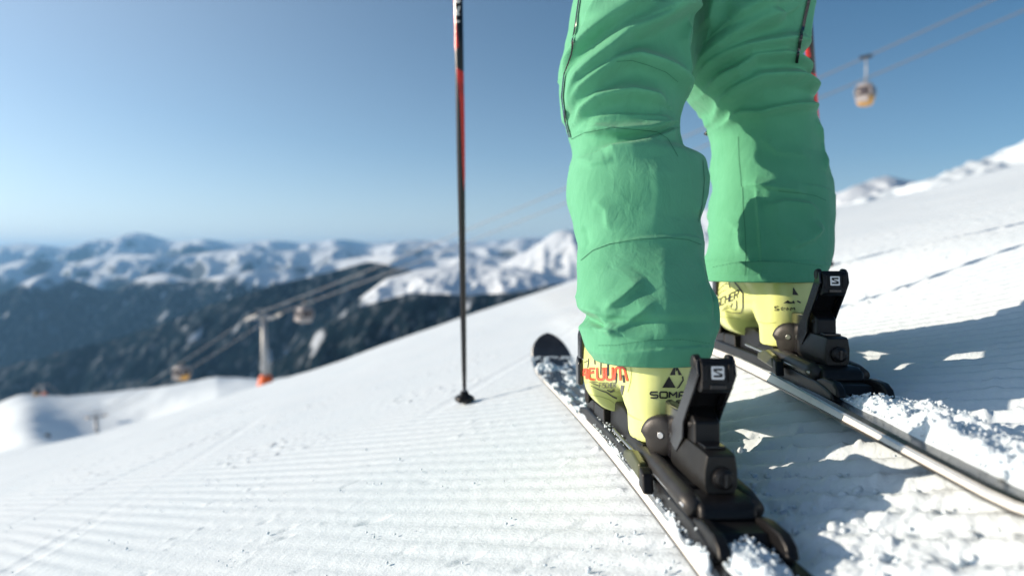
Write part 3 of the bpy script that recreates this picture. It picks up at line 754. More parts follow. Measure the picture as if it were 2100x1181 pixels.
# ------------------------------------------------------------------ ski pants
def poly_dist(px, py, pl):
    """distance to a polyline, signed side, and position along it (0..1)"""
    best = np.full(px.shape, 1e9); side = np.zeros(px.shape); along = np.zeros(px.shape)
    seg = [math.hypot(b[0]-a[0], b[1]-a[1]) for a, b in zip(pl[:-1], pl[1:])]; tot = sum(seg); acc = 0
    for (a, b), L in zip(zip(pl[:-1], pl[1:]), seg):
        dx, dy = (b[0]-a[0]) / L, (b[1]-a[1]) / L
        t = np.clip((px - a[0]) * dx + (py - a[1]) * dy, 0, L)
        ex, ey = px - a[0] - t * dx, py - a[1] - t * dy
        d = np.hypot(ex, ey); s = np.sign(dx * ey - dy * ex)
        m = d < best
        best = np.where(m, d, best); side = np.where(m, s, side); along = np.where(m, (acc + t) / tot, along)
        acc += L
    return best, side, along
def leg_grid(rows, folds, seed, nt=340, nth=320):
    """rows: (height row, left edge, right edge, distance) surveyed down the leg; returns the cloth tube"""
    y = np.array([r[0] for r in rows], float)
    def smooth_interp(col, yy):
        v = np.interp(yy, y, np.array([r[col] for r in rows], float)); return v
    yy = np.linspace(y[0], y[-1], nt)
    k = np.hanning(9); k /= k.sum()
    sm = lambda v: np.convolve(np.pad(v, 4, mode='edge'), k, 'valid')
    xl, xr, dd = sm(smooth_interp(1, yy)), sm(smooth_interp(2, yy)), smooth_interp(3, yy)
    k2 = np.hanning(61); k2 /= k2.sum(); dd = np.convolve(np.pad(dd, 30, mode='reflect', reflect_type='odd'), k2, 'valid')
    xc, hw = (xl + xr) / 2, (xr - xl) / 2
    th = np.linspace(0, 2 * np.pi, nth, endpoint=False)
    TH, YY = np.meshgrid(th, yy); XC, HW, DD = [np.repeat(v[:, None], nth, 1) for v in (xc, hw, dd)]
    s, c = np.sin(TH), -np.cos(TH)                    # c < 0 faces the camera
    vv_ = CP + (590.5 - YY) / LENS_PX * SP
    cx = (XC - 4 * (XC - 1050) / 400 - 1050) / LENS_PX * DD / vv_
    cz = np.tan(np.arctan((590.5 - YY) / LENS_PX) - PITCH) * DD
    rx = HW / LENS_PX * DD * (0.965 + 0.060 * sstep(YY, 230, 520))
    ry = np.minimum(rx * 1.05, 0.108)
    pe = 2 / 2.25
    sx = np.sign(s) * np.abs(s) ** pe; sy = np.sign(c) * np.abs(c) ** pe
    front = sstep(-c, -0.25, 0.15)
    PX = XC + s * HW
    disp = np.zeros_like(PX)
    for f in folds:
        pl, A, wa, wb = f[:4]; A = A * (1.9 if pl[0][1] < 300 and abs(A) > 0.005 else 1.0)
        d, sd, al = poly_dist(PX, YY, pl)
        w = np.where(sd > 0, wa, wb)
        taper = np.clip(np.sin(np.pi * np.clip(al, 0.0, 1)) * 1.6 + (0.35 if len(f) > 4 else 0.0), 0, 1)
        if len(f) > 4 and f[4] == 'step':             # cloth panel standing proud on one side
            disp += A * front * np.where(sd > 0, np.exp(-d / wa), 0) * np.clip(taper, 0, 1)
        else:
            disp += A * front * taper * np.exp(-(np.sqrt((d / w) ** 2 + 0.06) - 0.245) * 1.25)
    bx, by, bz = cx + rx * s, ry * c, cz
    back = 1 - front
    rid = 1 - np.abs(fbm(bx * 9 + bz * 5, by * 9, bz * 11 + seed, 3)) * 1.6
    disp += back * (0.008 * rid - 0.006)
    # slight unevenness of the cloth and fine drag lines
    disp += 0.0007 * fbm(bx * 12 + 6 * bz, by * 12, bz * 13 + seed, 2)
    fr = np.clip(1 - np.abs(noise3(bx * 20 + 26 * bz, by * 8, bz * 26 - 16 * bx + seed * 2)) * 3.0, 0, 1) ** 2
    disp += 0.0002 * fr * sstep(fbm(bx * 9, by * 9, bz * 9 + seed, 2), -0.1, 0.4)
    disp = 0.042 * np.tanh(disp / 0.042) * (1 - 0.88 * np.abs(s) ** 4 * front)            # cloth lies flatter along the sides
    X = cx + (rx + disp) * sx; Y = DD + (ry + disp) * sy; Z = cz + 0.25 * disp * front
    V = np.stack([X, Y, Z], -1)
    # hem turned inside
    cen = np.stack([cx[-1], DD[-1], cz[-1]], -1)
    lip = [V[-1] + (cen - V[-1]) * q + np.array([0, 0, dz]) for q, dz in ((0.012, -0.0015), (0.03, 0.002), (0.05, 0.03))]
    return np.concatenate([V, np.stack(lip)], 0)
ROWS_L = [(-170, 1195, 1432, 1.022), (-60, 1187, 1428, 1.03), (0, 1177, 1422, 1.038), (68, 1165, 1420, 1.038), (102, 1160, 1414, 1.038), (135, 1154, 1409, 1.038), (169, 1150, 1407, 1.034), (210, 1149, 1406, 1.03), (235, 1154, 1399, 1.022), (250, 1158, 1395, 1.022), (281, 1168, 1394, 1.015), (306, 1173, 1401, 1.007), (316, 1175, 1407, 1.007), (322, 1175, 1436, 1.004), (330, 1173, 1443, 1.0), (345, 1169, 1446, 0.993), (372, 1165, 1447, 0.985), (400, 1164, 1443, 0.978), (420, 1167, 1438, 0.97), (454, 1179, 1429, 0.952), (482, 1189, 1435, 0.942), (500, 1192, 1437, 0.931), (532, 1189, 1436, 0.912), (576, 1188, 1445, 0.892), (610, 1188, 1460, 0.873), (636, 1193, 1464, 0.863), (648, 1213, 1465, 0.861), (656, 1209, 1464, 0.857), (671, 1195, 1462, 0.852), (690, 1198, 1458, 0.842), (712, 1205, 1454, 0.835), (726, 1214, 1450, 0.829), (733, 1222, 1447, 0.829)]
ROWS_R = [(-170, 1412, 1675, 1.06), (-60, 1418, 1668, 1.086), (0, 1421, 1661, 1.1), (50, 1417, 1650, 1.115), (102, 1412, 1641, 1.13), (135, 1408, 1638, 1.143), (160, 1406, 1636, 1.152), (176, 1405, 1637, 1.158), (193, 1409, 1647, 1.165), (217, 1430, 1658, 1.171), (237, 1450, 1667, 1.177), (261, 1458, 1674, 1.183), (288, 1464, 1675, 1.19), (322, 1467, 1677, 1.186), (355, 1468, 1690, 1.183), (380, 1468, 1695, 1.18), (414, 1467, 1697, 1.166), (460, 1466, 1697, 1.147), (498, 1464, 1697, 1.131), (520, 1460, 1695, 1.122), (542, 1455, 1689, 1.113), (560, 1450, 1681, 1.106), (574, 1449, 1675, 1.1)]
F_L = [  # folds traced down the leg: height, reach below/right of the line, reach above/left of it
    ([(1172, 286), (1200, 272), (1255, 262), (1310, 266), (1345, 270), (1368, 284), (1380, 304), (1390, 322)], 0.0026, 9, 1.6, 1), ([(1192, 534), (1216, 514), (1250, 501), (1300, 492), (1370, 488), (1410, 492), (1438, 502)], 0.0028, 9, 1.6, 1), ([(1200, 712), (1262, 708), (1300, 702), (1344, 697), (1400, 696), (1456, 704)], 0.0030, 26, 1.6, 1),
    ([(1154, 168), (1200, 138), (1232, 116), (1266, 92), (1304, 58)], 0.024, 5, 36, 1), ([(1174, 236), (1200, 198), (1248, 160), (1274, 130), (1318, 102), (1366, 66)], 0.022, 5, 26, 1),
    ([(1172, 244), (1222, 208), (1256, 180), (1282, 171), (1330, 187), (1377, 203), (1406, 212)], 0.019, 6, 22, 1), ([(1180, 266), (1225, 238), (1275, 229), (1330, 242)], 0.013, 5, 18, 1),
    ([(1200, 288), (1256, 298), (1300, 294), (1352, 274)], 0.011, 5, 20, 1), ([(1232, 328), (1280, 321), (1318, 306), (1360, 284)], 0.015, 26, 5, 1), ([(1330, 84), (1370, 64), (1414, 44)], 0.018, 5, 28, 1), ([(1392, 70), (1372, 120), (1394, 196)], 0.009, 8, 26),
    ([(1210, 96), (1226, 56), (1236, 8)], 0.010, 26, 6, 1), ([(1186, 60), (1180, 110), (1166, 156)], -0.006, 8, 8), ([(1401, 312), (1420, 318), (1442, 324)], -0.018, 4, 9, 1),
    ([(1425, 350), (1436, 400), (1428, 452)], 0.007, 5, 14), ([(1396, 446), (1418, 424), (1436, 396)], 0.006, 5, 14), ([(1196, 466), (1203, 498), (1194, 522)], -0.010, 6, 6), ([(1172, 330), (1210, 352), (1250, 350)], 0.006, 5, 20),
    ([(1186, 644), (1208, 650), (1236, 662)], -0.018, 6, 6, 1), ([(1192, 678), (1216, 664), (1256, 672)], 0.011, 5, 12, 1), ([(1192, 628), (1222, 638), (1246, 656)], 0.012, 5, 16, 1), ([(1234, 632), (1268, 604), (1304, 566)], 0.008, 5, 20), ([(1238, 676), (1280, 652), (1322, 606)], 0.006, 5, 22),
    ([(1312, 345), (1318, 420), (1312, 486)], 0.005, 26, 34), ([(1324, 510), (1330, 600), (1336, 696)], 0.005, 24, 34), ([(1420, 536), (1434, 600), (1448, 664)], -0.008, 5, 7), ([(1402, 520), (1414, 580), (1424, 640)], 0.005, 5, 16), ([(1438, 586), (1452, 640), (1454, 694)], 0.007, 5, 9), ([(1210, 420), (1236, 440), (1242, 480)], 0.004, 6, 18)]
F_R = [
    ([(1523, 384), (1524, 420), (1528, 470), (1530, 520), (1528, 566)], 0.0030, 1.8, 7, 1), ([(1596, 392), (1640, 396), (1672, 402), (1694, 412)], 0.0024, 8, 1.6, 1), ([(1458, 548), (1500, 540), (1560, 536), (1620, 538), (1690, 546)], 0.0030, 24, 1.6, 1),
    ([(1422, 170), (1462, 144), (1504, 116), (1554, 82)], 0.022, 5, 36, 1), ([(1418, 186), (1470, 160), (1512, 149), (1560, 135), (1616, 126)], 0.019, 5, 22, 1), ([(1436, 210), (1486, 190), (1510, 168), (1550, 161), (1600, 170), (1632, 192)], 0.017, 5, 18, 1),
    ([(1454, 262), (1470, 240), (1488, 224), (1522, 205), (1580, 199), (1646, 212)], 0.019, 5, 20, 1), ([(1470, 270), (1500, 258), (1530, 262), (1580, 248), (1646, 240)], 0.010, 5, 14, 1), ([(1448, 96), (1456, 50), (1450, 0)], 0.014, 6, 30, 1), ([(1480, 98), (1530, 68), (1592, 18)], 0.014, 5, 28, 1),
    ([(1612, 130), (1628, 70), (1642, 10)], 0.010, 6, 14), ([(1600, 176), (1622, 188), (1640, 206)], -0.010, 5, 8), ([(1500, 388), (1550, 398), (1604, 410)], 0.008, 5, 18), ([(1534, 436), (1570, 424), (1606, 430), (1628, 446)], 0.007, 16, 5), ([(1572, 514), (1610, 494), (1638, 468)], 0.009, 5, 22),
    ([(1476, 450), (1500, 482), (1496, 524)], 0.005, 5, 18), ([(1640, 262), (1662, 304), (1652, 364)], 0.006, 6, 26), ([(1530, 300), (1560, 330), (1620, 340)], 0.004, 6, 26), ([(1672, 350), (1684, 400), (1686, 470)], 0.006, 6, 14)]
GL = leg_grid(ROWS_L, F_L, 2.0); GR = leg_grid(ROWS_R, F_R, 31.0)
def pelvis():
    out = []
    for i in range(20):
        t = i / 19.0
        a = np.linspace(0, 2 * np.pi, 96, endpoint=False)
        w = 0.195 - 0.035 * t; d = 0.120 - 0.010 * t
        out.append(np.stack([0.285 + w * np.sin(a), 1.100 + 0.05 * t - d * np.cos(a), 0.470 + 0.22 * t + 0 * a + 0.004 * fbm(9 * np.sin(a), 9 * np.cos(a), t * 5, 2)], -1))
    return np.stack(out[::-1])
Vs, Fs, base = [], [], 0
for G in (GL, GR, pelvis()):
    n, m_ = G.shape[:2]; idx = np.arange(n * m_).reshape(n, m_); idx = np.concatenate([idx, idx[:, :1]], 1)
    Vs.append(G.reshape(-1, 3)); Fs.append(np.stack([idx[:-1, :-1], idx[1:, :-1], idx[1:, 1:], idx[:-1, 1:]], -1).reshape(-1, 4) + base); base += n * m_
pants = wparent(np_obj('pants', np.concatenate(Vs), np.concatenate(Fs), M['fabric']))
tp_ = bvh_of(pants)
def dashes(pl, on=4.0, off=2.6):
    pts = [Vector(p) for p in pl]; out = []; cur = 0
    L = sum((b - a).length for a, b in zip(pts[:-1], pts[1:]))
    def pos(s):
        for a, b in zip(pts[:-1], pts[1:]):
            l = (b - a).length
            if s <= l: return a.lerp(b, s / l)
            s -= l
        return pts[-1]
    while cur < L:
        out.append([tuple(pos(cur)), tuple(pos(min(cur + on / 2, L))), tuple(pos(min(cur + on, L)))]); cur += on + off
    return out
def seam(name, pl, w=1.3, stitched=False):
    decal(name, M['thread'], tp_, pants, [(pl, w * 0.8)] if not stitched else [(d, w * 0.8) for d in dashes(pl)], 0.0007)
seam('knee_seam', [(1172, 286), (1200, 272), (1255, 262), (1310, 266), (1345, 270), (1368, 284), (1380, 304), (1390, 322)])
seam('thigh_seam', [(1264, 126), (1296, 124), (1330, 134), (1366, 148), (1390, 168)], 1.1)
seam('calf_seam', [(1192, 534), (1216, 514), (1250, 501), (1300, 492), (1370, 488), (1410, 492), (1438, 502)])
seam('hem_stitching', [(1228, 708), (1262, 708), (1300, 702), (1344, 697), (1400, 696), (1454, 704)], 1.2, True)
seam('panel_seam', [(1441, 330), (1444, 370), (1440, 420), (1431, 456)], 1.2)
seam('inseam', [(1523, 384), (1524, 420), (1528, 470), (1530, 520), (1528, 566)], 1.4)
seam('inseam', [(1514, 280), (1516, 330), (1521, 384)], 1.1)
seam('calf_seam', [(1596, 392), (1640, 396), (1672, 402), (1694, 412)], 1.1)
seam('hem_stitching', [(1462, 548), (1500, 540), (1560, 536), (1620, 538), (1686, 546)], 1.0, True)
decal('side_zip', M['gloss'], tp_, pants, [([(1190, 0), (1183, 50), (1172, 110), (1160, 150), (1155, 200), (1161, 245), (1171, 282)], 3.0)], 0.0025)
decal('side_zip', M['gloss'], tp_, pants, [([(1657, 0), (1650, 30), (1642, 70), (1636, 105), (1633, 128)], 6.0)], 0.0025)
m = MB(); m.tube([at(1457, 262, 1.23), at(1452, 268, 1.23), at(1447, 277, 1.23)], [0.0012, 0.0018, 0.0042], 10)
wparent(m.build('zip_pull', M['gloss'], None, 0, True))

# ------------------------------------------------------------------ ski poles
def make_pole(label, tip, top, n0):
    e = empty('ski_pole', tip); tag(e, label, 'ski pole', 'pair of ski poles')
    ax = (top - tip); L = ax.length; ax.normalize()
    rx_ = (Vector((1, 0, 0)) - ax * ax.x).normalized(); fy = ax.cross(rx_)
    e.matrix_world = Matrix(((rx_.x, fy.x, ax.x, tip.x), (rx_.y, fy.y, ax.y, tip.y), (rx_.z, fy.z, ax.z, tip.z), (0, 0, 0, 1)))
    m = MB(); m.tube([(0, 0, -0.005), (0, 0, 0.02), (0, 0, 0.05)], [0.0015, 0.004, 0.005], 12); m.build('tip', M['steel'], e, 0, True)
    m = MB()
    m.loft([[Vector((r * math.cos(2*math.pi*i/28) * (1 + 0.06 * math.cos(6*math.pi*i/28*2)), r * math.sin(2*math.pi*i/28) * (1 + 0.06 * math.cos(6*math.pi*i/28*2)), z)) for i in range(28)] for r, z in ((0.010, 0.016), (0.021, 0.014), (0.0255, 0.019), (0.026, 0.025), (0.021, 0.030), (0.012, 0.034), (0.0085, 0.044))])
    m.build('basket', M['black'], e, 0, True)
    zs = [0.045, 0.10, 0.25, 0.45, 0.58, 0.66, 0.95, L - 0.13]; rs = [0.0048, 0.0064, 0.0078, 0.0088, 0.0102, 0.0110, 0.0115, 0.0115]
    m = MB(); m.tube([(0, 0, z) for z in zs], rs, 20); m.build('shaft', M['gloss'], e, 0, True)
    # red lacquer flash: a long wedge wrapped part way round the shaft, right side seen from behind below, left side above
    def wrap(name, mt, bands, lift):
        V, F = [], []
        for k, (z, a0, a1) in enumerate(bands):
            for i in range(9):
                a = R(a0 + (a1 - a0) * i / 8); r = np.interp(z, zs, rs) + lift
                V.append((r * math.cos(a), r * math.sin(a), z))
        for k in range(len(bands) - 1):
            for i in range(8): F.append((k*9+i, k*9+i+1, (k+1)*9+i+1, (k+1)*9+i))
        return mesh_obj(name, V, F, mt, e, True)
    wrap('red_flash', M['pole_red'], [(0.580, -42, -38), (0.62, -62, 10), (0.70, -72, 30), (0.80, -85, 20), (0.88, -120, -20), (0.95, -165, -95), (1.02, -200, -130), (L - 0.13, -215, -150)], 0.0004)
    ink = []
    for ch, z in zip('LEKI', (1.085, 1.055, 1.025, 1.004)):
        for pl in letters(ch, 0, 0, 1, 1, 0):
            for a, b in zip(pl[:-1], pl[1:]):
                ink.append(((z + 0.020 * a[0], a[1]), (z + 0.020 * b[0], b[1])))
    V, F = [], []
    for (z0, c0), (z1, c1) in ink:
        n = 5
        for i in range(n):
            pts = []
            for t in (i / n, (i + 1) / n):
                z = z0 + (z1 - z0) * t; cc = c0 + (c1 - c0) * t
                dz, dc = (0.0016, 0) if abs(z1 - z0) < 0.004 else (0, 0.14)
                for sg in (-1, 1):
                    a = R(-135 + (cc + sg * dc) * 62); r = 0.0115 + 0.0008
                    pts.append((r * math.cos(a), r * math.sin(a), z + sg * dz))
            b0 = len(V); V += [pts[0], pts[1], pts[3], pts[2]]; F.append((b0, b0+1, b0+2, b0+3))
    mesh_obj('lettering', V, F, M['white_ink'], e)
    m = MB(); m.tube([(0, 0, L - 0.145), (0, 0, L - 0.13), (0, 0, L - 0.10), (0, 0, L - 0.05), (0, 0, L), (0, 0, L + 0.02)], [0.012, 0.018, 0.0155, 0.0165, 0.019, 0.012], 18)
    m.build('grip', M['black'], e, 0, True)
    return e
def on_ground(px, py):
    """where a surveyed sight line meets the snow"""
    lo, hi = 0.5, 30.0; r = ray(px, py)
    for d in np.geomspace(lo, hi, 4000):
        p = r * (d / r.y)
        if p.z <= ground_z(p.x, p.y): return p
    return p
tipL = on_ground(953, 829); tipL.z -= 0.006
dirL = (at(940, 0, tipL.y * 0.965) - tipL).normalized()
make_pole('red and black ski pole planted left of the skier, full shaft in view', tipL, tipL + dirL * 1.34, 0)
tipR = on_ground(1694, 550)
dirR = (at(1662, 120, tipR.y * 0.74) - tipR).normalized()
make_pole('red and black ski pole mostly hidden behind the right green pant leg', tipR, tipR + dirR * 1.26, 0)
print('POLES', tipL, tipL + dirL * 1.3, tipR, tipR + dirR * 1.25)
# upper body (above the frame): jacket, head, helmet, arms and gloved hands on the poles
def skin_mesh(name, joints, edges, material, root=0, sub=2):
    me = bpy.data.meshes.new(name); me.from_pydata([j[0] for j in joints], edges, []); me.update()
    o = bpy.data.objects.new(name, me); COL.objects.link(o)
    md = o.modifiers.new('skin', 'SKIN'); sv = me.skin_vertices[0].data
    for i, j in enumerate(joints): sv[i].radius = (j[1], j[2] if len(j) > 2 else j[1]); sv[i].use_root = (i == root)
    md.use_smooth_shade = True
    o.modifiers.new('sub', 'SUBSURF').levels = sub
    final_mesh(o); o.data.materials.clear(); o.data.materials.append(material)
    return wparent(o)
HL, HR = tipL + dirL * 1.27, tipR + dirR * 1.19
SL, SR = Vector((0.13, 1.33, 0.93)), Vector((0.46, 1.35, 0.93))
def elbow(S, H, s): return (S + H) / 2 + Vector((s * 0.06, -0.04, -0.10))
skin_mesh('jacket', [((0.285, 1.12, 0.56), 0.165, 0.115), ((0.29, 1.20, 0.72), 0.165, 0.12), ((0.295, 1.30, 0.88), 0.175, 0.12), ((0.295, 1.34, 0.96), 0.10, 0.09), ((0.297, 1.38, 1.01), 0.060),
    (SL, 0.080), (elbow(SL, HL, -1), 0.060), (HL + (SL - HL).normalized() * 0.07, 0.042), (SR, 0.080), (elbow(SR, HR, 1), 0.060), (HR + (SR - HR).normalized() * 0.07, 0.042)],
    [(0, 1), (1, 2), (2, 3), (3, 4), (3, 5), (5, 6), (6, 7), (3, 8), (8, 9), (9, 10)], M['jacket'])
HC = Vector((0.30, 1.44, 1.15))
skin_mesh('head', [(HC + Vector((0, -.06, -.15)), 0.055), (HC + Vector((0, -.03, -.08)), 0.060), (HC, 0.078, 0.09), (HC + Vector((0, .005, .06)), 0.070, 0.08), (HC + Vector((0, .085, -.01)), 0.016)], [(0, 1), (1, 2), (2, 3), (2, 4)], M['skin'])
rings = []
for k in range(10):
    a = R(-12 + k * 11.0); rings.append([Vector((HC.x + 0.100 * math.cos(a) * math.cos(t), HC.y + 0.118 * math.cos(a) * math.sin(t), HC.z + 0.03 + 0.115 * math.sin(a))) for t in [2 * math.pi * i / 32 for i in range(32)]])
m = MB(); m.loft(rings); wparent(m.build('helmet', M['black'], None, 0, True))
for H, s in ((HL, -1), (HR, 1)):
    js = [(H + Vector((-s * 0.02, -0.05, 0.03)), 0.034, 0.030), (H + Vector((-s * 0.012, -0.02, 0.015)), 0.036, 0.024)]; ed = [(0, 1)]
    for i in range(4):
        z = 0.030 - i * 0.021; b = len(js)
        js += [(H + Vector((-s * 0.022, 0.006, z)), 0.0115), (H + Vector((-s * 0.004, 0.026, z)), 0.0105), (H + Vector((s * 0.020, 0.012, z)), 0.0100), (H + Vector((s * 0.020, -0.010, z)), 0.0095)]
        ed += [(1, b), (b, b + 1), (b + 1, b + 2), (b + 2, b + 3)]
    b = len(js); js += [(H + Vector((s * 0.012, -0.022, 0.030)), 0.0125), (H + Vector((s * 0.024, 0.002, 0.036)), 0.0105)]; ed += [(1, b), (b, b + 1)]
    skin_mesh('glove', js, ed, M['black'], 0, 1)


# ------------------------------------------------------------------ gondola lift
LA, LB = at(545, 652, 125.0), at(1776, 118, 52.0)        # top of the near pylon, grip of the near cabin
LDIR = (LB - LA); HDIR = Vector((LDIR.x, LDIR.y, 0)).normalized(); SIDE = Vector((-HDIR.y, HDIR.x, 0))
if SIDE.y < 0: SIDE = -SIDE
GAUGE = 2.4
def make_pylon(label, top, base, w=1.0, parts=True):
    e = empty('lift_pylon', base); tag(e, label, 'pylon', 'pylons of the gondola lift')
    h = top - base
    m = MB(); m.tube([(0, 0, 0), h * 0.5, h], [0.75 * w, 0.62 * w, 0.48 * w], 20); m.build('column', M['galv'], e, 0, True)
    m = MB(); m.tube([(0, 0, -0.6), (0, 0, 1.6 * w), (0, 0, 3.1 * w), (0, 0, 3.2 * w)], [1.6 * w, 1.5 * w, 1.05 * w, 0.7 * w], 20); m.build('orange_pad', M['orange'], e, 0, True)
    m = MB()
    a, b = h + SIDE * GAUGE * 1.1, h - SIDE * GAUGE * 1.1
    m.tube([a, h + Vector((0, 0, .35)), b], [0.22, 0.38, 0.22], 10); m.build('crossarm', M['galv'], e, 0.03)
    for s in (-1, 1):
        c = h + SIDE * GAUGE * s + Vector((0, 0, 0.15))
        slope = LDIR.normalized()
        m = MB(); m.tube([c - slope * 2.6, c, c + slope * 2.6], [0.16, 0.24, 0.16], 8); tr = m.build('sheave_train', M['galv'], e)
        for k in range(-4, 5):
            p = c + slope * (k * 0.6) + Vector((0, 0, 0.28))
            m = MB(); m.disc(p, SIDE, 0.24, 0.12, 14); m.build('sheave', M['black'], tr)
    m = MB(); m.tube([h + Vector((0, 0, 0.3)), h + Vector((0, 0, 1.6))], 0.08, 8); m.tube([h - SIDE * 1.6 + Vector((0, 0, 1.6)), h + SIDE * 1.6 + Vector((0, 0, 1.6))], 0.08, 8); m.build('service_frame', M['galv'], e)
    return e
def pylon_at(label, px, pbase, ptop, d, w=1.0):
    base = at(px, pbase, d); base.z = ground_z(base.x, base.y)
    top = at(px - 4, ptop, d)
    return make_pylon(label, top, base, w), top
p1, T1 = pylon_at('grey lift pylon with orange padded foot, nearest one on the snow shoulder', 545, 806, 652, 125.0, 0.95)
p2, T2 = pylon_at('small grey lift pylon with orange foot in the shaded hollow at left', 201, 918, 856, 205.0, 0.9)
p3, T3 = pylon_at('tiny distant lift pylon on the skyline at far left', 92, 818, 790, 400.0, 1.0)
def cable(label, pts, rad=0.06):
    e = MB(); P_ = []
    for a, b, sag in pts:
        for i in range(24):
            t = i / 24; q = a.lerp(b, t); q.z -= sag * 4 * t * (1 - t); P_.append(q)
    P_.append(pts[-1][1]); base = P_[0].copy()
    e.tube([q - base for q in P_], rad, 6); o = e.build('lift_cable', M['cable'], None, 0, True); o.location = base
    tag(o, label, 'cable', 'cables of the gondola lift')
UPZ = Vector((0, 0, 0.55))
near_off, far_off = -SIDE * GAUGE, SIDE * GAUGE
LEND = LB + (LB - LA) * 0.9 + Vector((0, 0, 3.0))
GRIP = LB.copy()
cable('lift cable on the near side, carrying the cabin high at right', [(T3 + near_off + UPZ, T2 + near_off + UPZ, 2.0), (T2 + near_off + UPZ, T1 + near_off + UPZ, 1.0), (T1 + near_off + UPZ, GRIP, 0.6), (GRIP, LEND, 0.3)])
cable('lift cable on the far side, upper of the two lines in the sky', [(T3 + far_off + UPZ, T2 + far_off + UPZ, 2.0), (T2 + far_off + UPZ, T1 + far_off + UPZ, 1.0), (T1 + far_off + UPZ, GRIP + SIDE * GAUGE * 2, 0.6), (GRIP + SIDE * GAUGE * 2, LEND + SIDE * GAUGE * 2, 0.3)])
def make_cabin(label, grip, k=1.0, low='cabin_yellow', drop=1.9, yaw=None, wd=1.0):
    e = empty('gondola_cabin', grip - Vector((0, 0, (drop + 2.1) * k))); tag(e, label, 'gondola', 'cabins of the gondola lift')
    d = HDIR; ang = math.atan2(d.y, d.x); e.rotation_euler = (0, 0, ang if yaw is None else yaw)
    H = 2.1 * k
    def sec(z, rx, ry):
        out = []
        for i in range(28):
            a = 2 * math.pi * i / 28; c, s = math.cos(a), math.sin(a); p = 0.62
            out.append(Vector((rx * k * wd * math.copysign(abs(c) ** p, c), ry * k * wd * math.copysign(abs(s) ** p, s), z * k)))
        return out
    m = MB(); m.loft([sec(0.0, .55, .55), sec(0.12, .85, .80), sec(0.55, 1.02, .93), sec(0.80, 1.05, .95)]); m.build('lower_shell', M[low], e, 0, True)
    m = MB(); m.loft([sec(0.805, 1.04, .94), sec(1.2, 1.05, .95), sec(1.62, .98, .88), sec(1.70, .95, .85)]); g = m.build('window_band', M['cabin_glass'], e, 0, True)
    for sx in (-1, 1):
        for sy in (-1, 1):
            m = MB(); m.tube([Vector((sx * .93 * k * wd, sy * .84 * k * wd, .8 * k)), Vector((sx * .95 * k * wd, sy * .86 * k * wd, 1.2 * k)), Vector((sx * .87 * k * wd, sy * .78 * k * wd, 1.72 * k))], 0.09 * k, 8); m.build('window_post', M['cabin_white'], g, 0, True)
    m = MB(); m.loft([sec(1.705, .97, .87), sec(1.90, .92, .82), sec(2.05, .70, .6), sec(2.10, .3, .25)]); m.build('roof', M['cabin_white'], e, 0, True)
    m = MB(); m.box(-.75 * k * wd, .75 * k * wd, (-.95 * wd - .13) * k, -0.955 * k * wd, .22 * k, .85 * k); m.build('ski_rack', M['cabin_white'], e, 0.02)
    m = MB(); m.tube([(0, 0, 2.05 * k), (0.05 * k, 0, (2.1 + drop * .5) * k), (0, 0, (2.1 + drop) * k)], [0.10 * k, 0.08 * k, 0.08 * k], 10); hg = m.build('hanger', M['galv'], e, 0, True)
    m = MB(); m.box(-.55 * k, .55 * k, -.16 * k, .16 * k, (2.0 + drop) * k, (2.28 + drop) * k); m.build('grip', M['black'], e, 0.04)
    return e
make_cabin('gondola cabin hanging high in the blue sky at right', GRIP, 0.80, 'cabin_yellow', 2.4, None, 0.72)
def on_line(a, b, t): return a.lerp(b, t)
c2 = at(624, 618, 112.0)
make_cabin('gondola cabin just right of the near pylon against the dark forest', c2, 1.22, 'cabin_white', 0.75)
c3 = at(372, 745, 150.0)
make_cabin('gondola cabin with yellow underside low left of the near pylon', c3, 1.45, 'cabin_yellow', 0.4, R(-20))
c4 = at(74, 796, 330.0)
make_cabin('tiny distant gondola cabin beside the skyline pylon at far left', c4, 1.5, 'cabin_yellow', 0.3)

# rocks and huts on the shoulder
def rock(label, px, py, d, w, h, name='rock', mt='rock', cat='rock'):
    p = at(px, py, d); p.z = ground_z(p.x, p.y) - h * 0.15
    rs = random.Random(int(px)); rings = []
    for k in range(5):
        t = k / 4; rr_ = math.sqrt(max(0.05, 1 - t ** 2.2)) * w / 2
        rings.append([Vector((rr_ * math.cos(2*math.pi*i/12) * rs.uniform(.8, 1.1), rr_ * .7 * math.sin(2*math.pi*i/12) * rs.uniform(.8, 1.1), t * h * rs.uniform(.9, 1.0))) for i in range(12)])
    m = MB(); m.loft(rings); o = m.build(name, M[mt], None, 0, False); o.location = p; tag(o, label, cat)
    return o
rock('dark boulder poking from the snow left of the small pylon', 160, 888, 195, 2.4, 1.6)
rock('small dark boulder on the brow of the snow shoulder at left', 96, 855, 260, 2.6, 1.8)
def hut(px, py, d):
    p = at(px, py, d); p.z = ground_z(p.x, p.y)
    e = empty('snow_fence_hut', p); tag(e, 'low brown timber hut on the snow shoulder behind the small pylon', 'hut')
    e.rotation_euler = (0, 0, R(18))
    m = MB(); m.box(-2.6, 2.6, -1.4, 1.4, -0.6, 1.5); m.build('wall', M['wood'], e, 0.03)
    m = MB(); m.prism([(-1.8, 1.45), (0, 2.5), (1.8, 1.45), (1.8, 1.6), (0, 2.7), (-1.8, 1.6)], 'x', -2.9, 2.9); m.build('roof', M['rock'], e, 0.03)
    m = MB(); m.box(0.6, 1.5, -1.46, -1.40, -0.3, 1.3); m.build('door', M['cabin_yellow'], e, 0.02)
hut(262, 852, 250)

